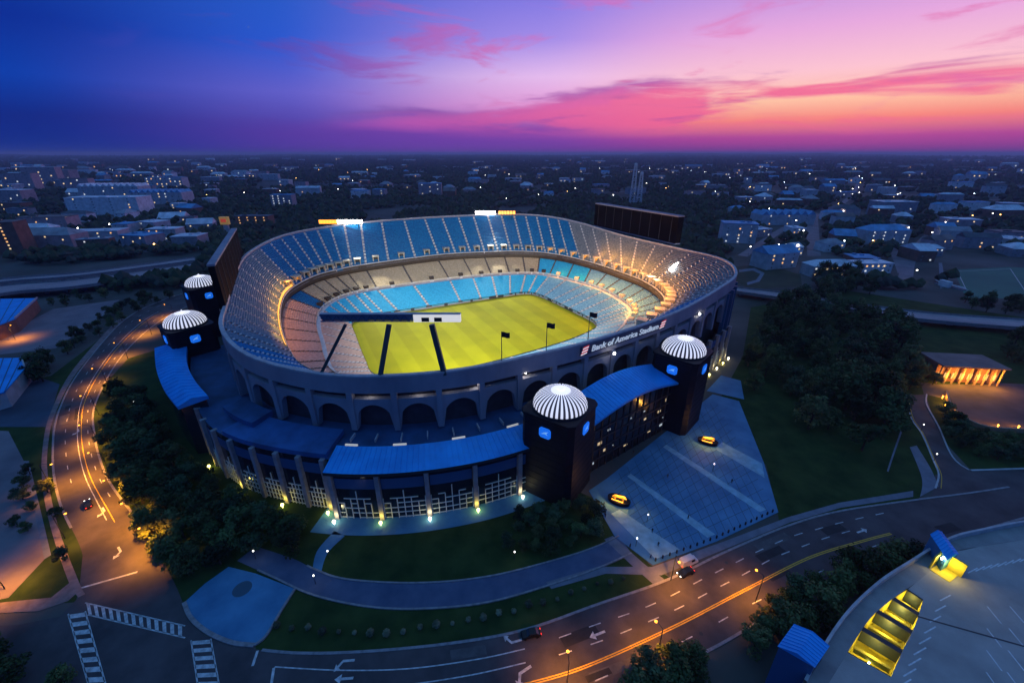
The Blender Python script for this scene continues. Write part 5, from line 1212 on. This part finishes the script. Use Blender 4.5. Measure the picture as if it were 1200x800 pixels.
b = MB(); b.face(rd); rdk = up_fix(b.build('roof_deck', mat('roof_deck_asphalt', (.30, .28, .26), .85, c2=(.44, .41, .38), scale=.1, coords='World', detail=9), T))
# gap between slab and deck opens on the lit level below
g0 = [p for p in resample(pxline([(993, 764), (1019, 725), (1042, 704), (1064, 690)], GZ), 20)]
lowf = [(p.x, p.y, 4.2) for p in g0] + [(p.x, p.y, 4.2) for p in reversed(GI)]
M_yel = mat('yellow_painted_concrete', (.62, .50, .05), .7, var=.15, scale=.4, coords='World')
b = MB(); b.face(lowf); up_fix(b.build('lower_ramp', M_yel, T)); b = MB(); b.loft([[(p.x, p.y, 4.2) for p in g0], g0]); b.build('bay_wall', M_yel, T); b = MB(); b.loft([[(p.x, p.y, 4.2) for p in GI], GI]); b.build('bay_wall', M_yel, T)
gq = lambda f: (g0[int(f * 19)].lerp(g0[min(19, int(f * 19) + 1)], f * 19 % 1), GI[int(f * 19)].lerp(GI[min(19, int(f * 19) + 1)], f * 19 % 1))
bays = (.0, .30, .56, .80, 1.0)
for k, f in enumerate(bays):      # thick dark cross walls between the bays
    a, c = gq(min(f, .999)); b = MB(); b.bar(a + Vector((0, 0, -1.6)), c + Vector((0, 0, -1.6)), 1.2 if 0 < k < 4 else .6, 3.0); b.build('cross_beam', M_dark, T)
for k in range(4):
    f0, f1 = bays[k], bays[k + 1]; fm = (f0 + f1) / 2
    a, c = gq(fm); b = MB(); b.bar(a.lerp(c, .06) + Vector((0, 0, -2.4)), a.lerp(c, .94) + Vector((0, 0, -2.4)), .7, 1.2); b.build('ramp_parapet', M_yel, T)
    a2, c2 = gq(f0 + (f1 - f0) * .25); b = MB(); b.bar(a2.lerp(c2, .3) + Vector((0, 0, -4.6)), a2.lerp(c2, .8) + Vector((0, 0, -4.6)), 2.0, .6); b.build('ramp_slab', M_yel, T)
    if k < 5:
        m_ = a.lerp(c, .5); b = MB(); b.box(m_ + Vector((0, 0, -3.2)), (1.6, .25, .15), .5); b.build('tube_light', M_ylamp, T); lamp('POINT', m_ + Vector((.8, .8, -1.4)), 720 if k < 3 else 330, (1, .80, .14), T, size=.6)
for k in range(2): pass
for r0, r1, n in (((1108, 700), (1060, 800), 9), ((1140, 668), (1200, 655), 8), ((1165, 720), (1165, 800), 4), ((1192, 720), (1190, 800), 4)):
    for k in range(n):
        f = k / max(1, n - 1); x = r0[0] + (r1[0] - r0[0]) * f; y = r0[1] + (r1[1] - r0[1]) * f; a = at(x, y, GZ); ang = .35 if n > 5 else 1.35
        d = Vector((math.cos(ang), math.sin(ang), 0)) * 1.9; nn = Vector((-d.y, d.x, 0)).normalized() * .12; b = MB(); b.face([(v.x, v.y, GZ + .02) for v in (a - d - nn, a + d - nn, a + d + nn, a - d + nn)]); up_fix(b.build('stall_line', mat('worn_stall_paint', (.72, .71, .70), .8, var=.2, scale=1, coords='World'), rdk))
b = MB(); j0, j1 = at(1076, 722, GZ), at(1240, 768, GZ); b.bar(j0 + Vector((0, 0, .0)), j1, .35, .06); b.build('expansion_joint', M_dark, rdk)
# stair towers with blue metal roofs
def stair(rpx, z, label, yellow):
    pts = P2(rpx, z); cen = sum(pts, Vector()) / 4; T = thing('stair_tower', label, 'stair tower', Vector((cen.x, cen.y, 0)), 'stair towers of the garage'); ins = [cen + (p - cen) * .93 for p in pts]
    b = MB(); b.prism([(p.x, p.y) for p in ins], 0, z - .02); b.build('wall', M_bluepanel if not yellow else mat('teal_cladding', (.05, .2, .4), .5), T)
    b = MB(); mid0, mid1 = (pts[0] + pts[1]) / 2 + Vector((0, 0, 1.0)), (pts[2] + pts[3]) / 2 + Vector((0, 0, 1.0))
    b.face([pts[0], mid0, mid1, pts[3]]); b.face([mid0, pts[1], pts[2], mid1]); b.face([pts[0], pts[1], mid0]); b.face([pts[2], pts[3], mid1]); b.face(pts); rf_ = b.build('roof', M_roof, T)
    for k in range(9):
        f = k / 8; a, m_, c = pts[0].lerp(pts[3], f), mid0.lerp(mid1, f), pts[1].lerp(pts[2], f); b = MB(); b.bar(a + Vector((0, 0, .08)), m_ + Vector((0, 0, .08)), .1, .1); b.bar(m_ + Vector((0, 0, .08)), c + Vector((0, 0, .08)), .1, .1); b.build('standing_seam', M_roof, rf_)
    for k in range(5):
        for e in ((0, 1), (1, 2)):
            a, c = ins[e[0]], ins[e[1]]; o_ = (a + c) / 2 - cen; o_.z = 0; o_.normalize(); q0, q1 = a.lerp(c, (k + .15) / 5) + o_ * .06, a.lerp(c, (k + .85) / 5) + o_ * .06; b = MB()
            for zz in (2, 5.2, 8.4):
                if zz + 2.4 < z: b.face([(q0.x, q0.y, zz), (q1.x, q1.y, zz), (q1.x, q1.y, zz + 2.4), (q0.x, q0.y, zz + 2.4)])
            b.build('pane', M_glass, T)
    return T
stair([(930, 731), (972, 757), (955, 782), (911, 757)], 14, 'large blue-roofed stair tower at the bottom edge by the garage', False)
stair([(1090, 626), (1104, 623), (1124, 649), (1110, 656)], 14, 'small blue-roofed stair tower on the garage corner', True)
p = at(1114, 676, GZ); T = thing('stair_lobby', 'yellow-lit open stair lobby beside the small blue stair roof', 'lobby', p)
b = MB(); b.box(p + Vector((1.6, 1.8, 1.9)), (.3, 4.0, 3.8), .45); b.build('wall', M_yel, T); b = MB(); b.box(p + Vector((-.8, 3.4, 1.9)), (4.6, .3, 3.8), .45); b.build('wall', M_yel, T); b = MB(); b.box(p + Vector((-.4, 1.2, .05)), (4.2, 3.6, .1), .45); b.build('floor', M_yel, T)
b = MB(); b.box(p + Vector((-.6, 2.6, 3.4)), (2.2, .3, .25), .45); b.build('tube_light', M_wlamp, T); lamp('POINT', p + Vector((-.3, .8, 2.6)), 620, (1, .72, .14), T, size=.4)

# ================================================================== PLAZA SCULPTURES
def sculpture(px, py, label, rz):
    p = at(px, py) + Vector((0, 0, .12)); T = thing('plaza_sculpture', label, 'sculpture', p, 'amber-lit sculptures on the gate plaza')
    ca, sa = math.cos(rz), math.sin(rz); lw = lambda x, y, z: (p.x + x * ca - y * sa, p.y + x * sa + y * ca, p.z + z)
    b = MB(); n = 28; el_ = lambda r, z: [lw(3.4 * r * math.cos(k * 2 * math.pi / n), 1.9 * r * math.sin(k * 2 * math.pi / n), z) for k in range(n)]
    b.loft([el_(1.0, 0), el_(1.0, .9), el_(1.06, 1.0), el_(1.06, 1.25), el_(.9, 1.25), el_(.9, 1.05)], True); b.face(el_(.9, 1.05)); b.build('plinth', M_black, T)
    # rearing rock-like bronze form: one continuous lofted body
    spine = [(-2.2, .0, 1.35, .16), (-1.7, .1, 1.6, .42), (-1.0, .05, 1.95, .60), (-.2, -.05, 2.0, .55), (.6, 0, 2.15, .62), (1.2, .05, 2.45, .48), (1.7, .0, 2.6, .36), (2.15, -.05, 2.4, .14)]
    b = MB(); rr = []
    for x, y, z, r in spine: rr.append([lw(x, y + r * .75 * math.cos(a), z + r * math.sin(a)) for a in [k * math.pi / 5 for k in range(10)]])
    b.loft(rr, True); b.face(rr[0]); b.face(list(reversed(rr[-1])))
    for x, y in ((-1.5, .35), (-1.2, -.35), (.8, .35), (1.3, -.35)): b.tube([lw(x, y, 2.0), lw(x + .15, y * 1.1, 1.5), lw(x, y * 1.15, 1.05)], .24, .15, 7)
    b.build('bronze_figure', mat('amber_bronze', (.75, .42, .10), .45, .2), T, True)
    b = MB(); b.box(lw(-.3, -.95, 1.12), (3.6, .3, .12), rz); b.box(lw(.3, .95, 1.12), (3.6, .3, .12), rz); b.build('light_strip', mat('amber_strip_lens', (.9, .5, .1), .4, emis=(1, .40, .04), estr=2.2), T)
    for x in (-1.6, 0, 1.4): lamp('POINT', Vector(lw(x, -1.0, 3.1)), 520, (1, .45, .06), T, size=.25)
sculpture(725, 588, 'amber-lit sculpture on a black oval plinth, nearer the avenue', -.5); sculpture(829, 519, 'amber-lit sculpture on a black oval plinth, nearer the far tower', -.5)

# ================================================================== STREET LAMPS, CARS, PEOPLE
def street_lamp(px, py, label, h=9, e=7000, colr=SODIUM, arm=(1.6, 0), m=None):
    p = at(px, py); T = thing('street_lamp', label, 'street lamp', p, 'lamps along the avenues'); a = Vector((arm[0], arm[1], 0))
    b = MB(); b.tube([p, p + Vector((0, 0, h * .6)), p + Vector((0, 0, h))], .13, .08, 8); b.tube([p + Vector((0, 0, h)), p + a * .5 + Vector((0, 0, h + .35)), p + a + Vector((0, 0, h + .3))], .07, .05, 6); b.build('pole', M_dark, T)
    b = MB(); m = m or mat('dim_amber_lens', (.9, .5, .1), .4, emis=(1, .36, .03), estr=5, sampling='NONE'); c = p + a + Vector((0, 0, h + .2)); b.lathe([(.01, .12), (.28, .08), (.32, -.05), (.2, -.12), (.01, -.14)], c, 8); b.build('lamp_head', m, T)
    lamp('SPOT', c - Vector((0, 0, .4)), e * 4.2, colr, T, target=c - Vector((0, 0, 5)), size=.3, spot=134, blend=1.0); return T
for i, (px, py, ax, e) in enumerate(((205, 372, -4, 9000), (178, 392, -4, 9000), (150, 420, -4, 8000), (127, 452, -4, 8000), (116, 486, -4, 8000), (117, 522, -4, 9000), (130, 556, -4, 9000), (150, 590, -4, 10000), (172, 618, -4, 11000), (194, 648, -4, 12000))):
    street_lamp(px, py, 'amber street lamp on the inner kerb of the left avenue, %s from the top' % ORD[i], arm=(ax, 0), e=e * .5)
street_lamp(60, 570, 'amber street lamp on the outer kerb where the left avenue bends', arm=(4, 0), e=2600); street_lamp(76, 630, 'amber street lamp on the outer kerb nearest the stop line', arm=(4, 0), e=2200)
street_lamp(6, 690, 'amber street lamp over the parking lot at the left edge', arm=(1.5, 0), e=3200); street_lamp(18, 398, 'amber street lamp over the purple lot at the far left', arm=(1.5, 0), e=3500)
street_lamp(786, 680, 'amber street lamp at the gate plaza steps', arm=(0, -2), e=2400); street_lamp(885, 705, 'amber street lamp on the bank beside the garage trees', arm=(-1, 1.5), e=2200)
street_lamp(770, 768, 'amber street lamp at the bottom edge beside the yellow line', arm=(-1, 1.5), e=2000); street_lamp(664, 808, 'amber street lamp nearest the bottom edge of the front avenue', arm=(0, 2), e=2200)
for i, (px, py, lb) in enumerate(((300, 655, 'beside the corner plaza'), (386, 655, 'on the lawn edge by the path'), (603, 656, 'on the lawn above the promenade'), (758, 612, 'left of the pale paving band'), (745, 640, 'by the steps of the gate plaza'), (835, 552, 'beside the far plaza sculpture'), (1079, 505, 'on the kerb of the right-hand road'), (1094, 540, 'at the mouth of the right-hand road'), (370, 684, 'at the start of the promenade'), (160, 478, 'inside the left grove'))):
    p = at(px, py); T = thing('path_light', 'small white path light %s' % lb, 'lamp', p, 'path lights'); b = MB(); b.tube([p, p + Vector((0, 0, 3))], .08, .06, 6); b.build('post', M_dark, T)
    b = MB(); b.lathe([(.01, .3), (.18, .2), (.22, 0), (.14, -.15), (.01, -.18)], p + Vector((0, 0, 3.1)), 8); b.build('lamp_globe', mat('dim_path_lens', (.8, .8, .8), .3, emis=(1, .95, .85), estr=3.5, sampling='NONE'), T); lamp('POINT', p + Vector((.35, -.35, 3.0)), 25, (1, .95, .85), T, size=.2)
M_tyre = mat('tyre_rubber', (.01, .01, .01), .8); M_cglass = mat('car_glass', (.01, .012, .018), .08, spec=.7); M_tail = mat('tail_lamp', (.5, .02, .02), .4, emis=(1, .03, .02), estr=2.5); M_head = mat('head_lamp', (.9, .9, .85), .3, emis=(1, .95, .8), estr=7, sampling='NONE')
def car(px, py, toward, paint, label, lights=True, van=False, z=.05, s=1.0):
    p = at(px, py) + Vector((0, 0, z)); q = at(*toward); rz = math.atan2(q.y - p.y, q.x - p.x); T = thing('parked_van' if van else 'car', label, 'van' if van else 'car', p, rz=0); ca, sa = math.cos(rz), math.sin(rz)
    lw = lambda x, y, zz: (p.x + (x * ca - y * sa) * s, p.y + (x * sa + y * ca) * s, p.z + zz * s)
    prof = [(-2.2, .35), (-2.25, .8), (-2.0, 1.0), (-1.7, 1.02), (-1.1, 1.42), (.35, 1.45), (1.0, 1.0), (2.0, .85), (2.25, .6), (2.2, .35)] if not van else [(-2.6, .35), (-2.65, 1.2), (-2.6, 2.3), (-2.3, 2.4), (1.2, 2.4), (1.7, 1.4), (2.5, 1.15), (2.65, .7), (2.6, .35)]
    b = MB(); hw = .9 if not van else 1.0; sec = []
    for y, ins in ((-hw, .10), (-hw * .92, 0), (hw * .92, 0), (hw, .10)): sec.append([lw(x * (1 - ins * .25), y * (1 if zz < 1.05 else .86), zz - (ins * .35 if zz > .5 else -.05 * ins)) for x, zz in prof])
    b.loft(sec); b.face(sec[0]); b.face(list(reversed(sec[-1]))); bodyo = b.build('body', paint, T)
    b = MB()
    if not van:
        for sy in (-1, 1): b.face([lw(-1.45, sy * .86, 1.06), lw(.75, sy * .86, 1.06), lw(.3, sy * .80, 1.38), lw(-1.05, sy * .80, 1.38)])
        b.face([lw(.42, -.7, 1.42), lw(.42, .7, 1.42), lw(1.0, .76, 1.03), lw(1.0, -.76, 1.03)]); b.face([lw(-1.16, -.7, 1.41), lw(-1.16, .7, 1.41), lw(-1.72, .74, 1.05), lw(-1.72, -.74, 1.05)])
    else:
        b.face([lw(1.27, -.8, 2.3), lw(1.27, .8, 2.3), lw(1.73, .85, 1.5), lw(1.73, -.85, 1.5)])
        for sy in (-1, 1): b.face([lw(.1, sy * 1.01, 1.4), lw(1.3, sy * 1.01, 1.4), lw(1.05, sy * .9, 2.1), lw(.1, sy * .9, 2.1)])
    b.build('window', M_cglass, T)
    for x in (-1.4, 1.4):
        for y in (-.85, .85):
            b = MB(); b.tube([lw(x, y - .11, .33), lw(x, y + .11, .33)], .34 * s, .34 * s, 12); b.build('wheel', M_tyre, T)
    L2 = 2.66 if van else 2.24
    for y in (-.6, .6):
        b = MB(); b.box(lw(L2, y, .68), (.1 * s, .35 * s, .18 * s), rz); b.build('headlight', M_head if lights else M_cglass, T)
        b = MB(); b.box(lw(-L2 - .02, y, .78), (.1 * s, .35 * s, .18 * s), rz); b.build('taillight', M_tail, T)
    return T
PB = mat('black_car_paint', (.008, .009, .012), .3); PWh = mat('white_car_paint', (.6, .6, .62), .35); PG = mat('grey_car_paint', (.10, .10, .11), .35)
car(104, 592, (96, 560), PB, 'dark car driving on the left avenue'); car(622, 744, (560, 756), PB, 'black car at the kerb of the front avenue', False); car(803, 672, (770, 686), PB, 'black car stopped at the gate plaza kerb', True); car(806, 660, (835, 647), PWh, 'white van parked beside the gate plaza', False, True)
for i, (x, y) in enumerate(((22, 447), (17, 453), (27, 442), (10, 458), (33, 437))): car(x, y, (x + 12, y + 3), PWh, 'white car beside the blue depot, %s from the bottom' % ORD[(2, 1, 3, 0, 4)[i]], False)
# bollards along the avenue edge of the plaza
bpr = None
for i, p in enumerate(resample([at(768, 657), at(838, 631), at(905, 600)], 20)):
    if bpr is None:
        b = MB(); b.lathe([(.24, 0), (.24, .9), (.16, 1.05), (.01, 1.08)], (0, 0, 0), 10); bpr = b.build('bollard', M_dark); o = bpr
    else: o = bpr.copy(); col.objects.link(o)
    o.location = p + Vector((0, 0, .12)); tag(o, 'dark bollard in the row along the avenue edge of the gate plaza', 'bollard', 'bollards of the gate plaza')
# repairs and manholes in the carriageways
MP = [mat('fresh_asphalt_patch', (.028, .026, .030), .85, var=.2, scale=.5, coords='World'), mat('faded_asphalt_patch', (.10, .09, .095), .85, var=.2, scale=.5, coords='World')]
rr_ = random.Random(21); RF = (frac_line(TOP, BOT, .15), frac_line(TOP, BOT, .3), frac_line(TOP, BOT, .62), frac_line(TOP, BOT, .8))
for i in range(26):
    ln = rr_.choice(RF) if i < 16 else frac_line(LL, LR, rr_.uniform(.12, .9)); k = rr_.randrange(6, len(ln) - 30); p = ln[k]; d = (ln[k + 1] - p).normalized(); n_ = Vector((-d.y, d.x, 0)); a, c = rr_.uniform(1.2, 6), rr_.uniform(.5, 1.5); par = road2 if i < 16 else road1
    if i % 4 == 3:
        b = MB(); b.lathe([(.45, .064), (.01, .066)], p, 14); up_fix(b.build('manhole_cover', M_dark, par))
    else: quadmark([p - d * a - n_ * c, p + d * a - n_ * c * .9, p + d * a * .95 + n_ * c, p - d * a * 1.05 + n_ * c], MP[i % 2], par, .062 + .0004 * i, 'asphalt_patch')
# people on the plaza
def person_mesh():
    me = bpy.data.meshes.new('person'); bm = bmesh.new(); V_ = {}
    J = dict(pel=(0, 0, .95), che=(0, 0, 1.32), nec=(0, 0, 1.5), hea=(0, .01, 1.66), top=(0, 0, 1.77), ls=(.19, 0, 1.42), le=(.27, .02, 1.15), lh=(.28, -.06, .9), rs=(-.19, 0, 1.42), re=(-.27, .03, 1.15), rh=(-.26, -.1, .92), lk=(.12, -.10, .5), lf=(.12, -.02, .08), lt=(.12, -.18, .04), rk=(-.11, .06, .5), rf=(-.12, .22, .1), rt=(-.12, .08, .04))
    for k, p in J.items(): V_[k] = bm.verts.new(p)
    for a, c in (('pel', 'che'), ('che', 'nec'), ('nec', 'hea'), ('hea', 'top'), ('che', 'ls'), ('ls', 'le'), ('le', 'lh'), ('che', 'rs'), ('rs', 're'), ('re', 'rh'), ('pel', 'lk'), ('lk', 'lf'), ('lf', 'lt'), ('pel', 'rk'), ('rk', 'rf'), ('rf', 'rt')): bm.edges.new((V_[a], V_[c]))
    bm.verts.index_update(); bm.to_mesh(me); bm.free(); o = bpy.data.objects.new('person', me); col.objects.link(o); sk = o.modifiers.new('skin', 'SKIN'); o.modifiers.new('sub', 'SUBSURF').levels = 1
    rad = dict(pel=.15, che=.17, nec=.06, hea=.1, top=.08, ls=.07, le=.05, lh=.04, rs=.07, re=.05, rh=.04, lk=.075, lf=.05, lt=.045, rk=.075, rf=.05, rt=.045)
    for k, d in zip(J, me.skin_vertices[0].data): d.radius = (rad[k], rad[k]); d.use_root = (k == 'pel')
    bpy.context.view_layer.update(); m2 = bpy.data.meshes.new_from_object(o.evaluated_get(bpy.context.evaluated_depsgraph_get())); bpy.data.objects.remove(o); return m2
try:
    PM = person_mesh()
except Exception as e:
    print('person', e); PM = None
if PM:
    CL = [mat('dark_clothing', (.02, .02, .03), .9), mat('navy_clothing', (.03, .04, .09), .9), mat('grey_clothing', (.1, .1, .11), .9)]
    for i, (px, py, m, lb) in enumerate(((742, 532, 0, 'left of the upper paving band'), (806, 608, 0, 'near the pale band in the plaza middle'), (764, 624, 0, 'on the pale paving strip'), (762, 655, 1, 'at the plaza steps'), (738, 642, 0, 'by the lower plaza corner'), (857, 566, 0, 'right of the far paving band'), (782, 560, 2, 'in the plaza centre'), (709, 606, 1, 'beside the nearer sculpture'), (771, 640, 0, 'walking down the pale strip'))):
        p = at(px, py); me = PM.copy(); me.materials.clear(); me.materials.append(CL[m]); o = bpy.data.objects.new('person', me); col.objects.link(o); o.location = (p.x, p.y, .14); o.rotation_euler = (0, 0, rnd.uniform(0, 6)); tag(o, 'person in %s clothes walking %s' % (('black', 'navy', 'grey')[m], lb), 'person', 'people on the gate plaza')

# ================================================================== EVENING HAZE
b = MB(); b.box((0, 0, 79), (130000, 130000, 160)); hz_ = b.build('haze', []); hz_['kind'] = 'stuff'; tag(hz_, 'thin blue evening haze over the whole city', 'haze')
hm = bpy.data.materials.new('evening_haze'); hm.use_nodes = True; ht_ = hm.node_tree; ht_.nodes.clear(); pv = ht_.nodes.new('ShaderNodeVolumePrincipled'); ho = ht_.nodes.new('ShaderNodeOutputMaterial')
pv.inputs['Color'].default_value = (.72, .70, 1.0, 1); pv.inputs['Density'].default_value = 0.00008; pv.inputs['Anisotropy'].default_value = .2; ht_.links.new(pv.outputs[0], ho.inputs['Volume']); hz_.data.materials.append(hm)
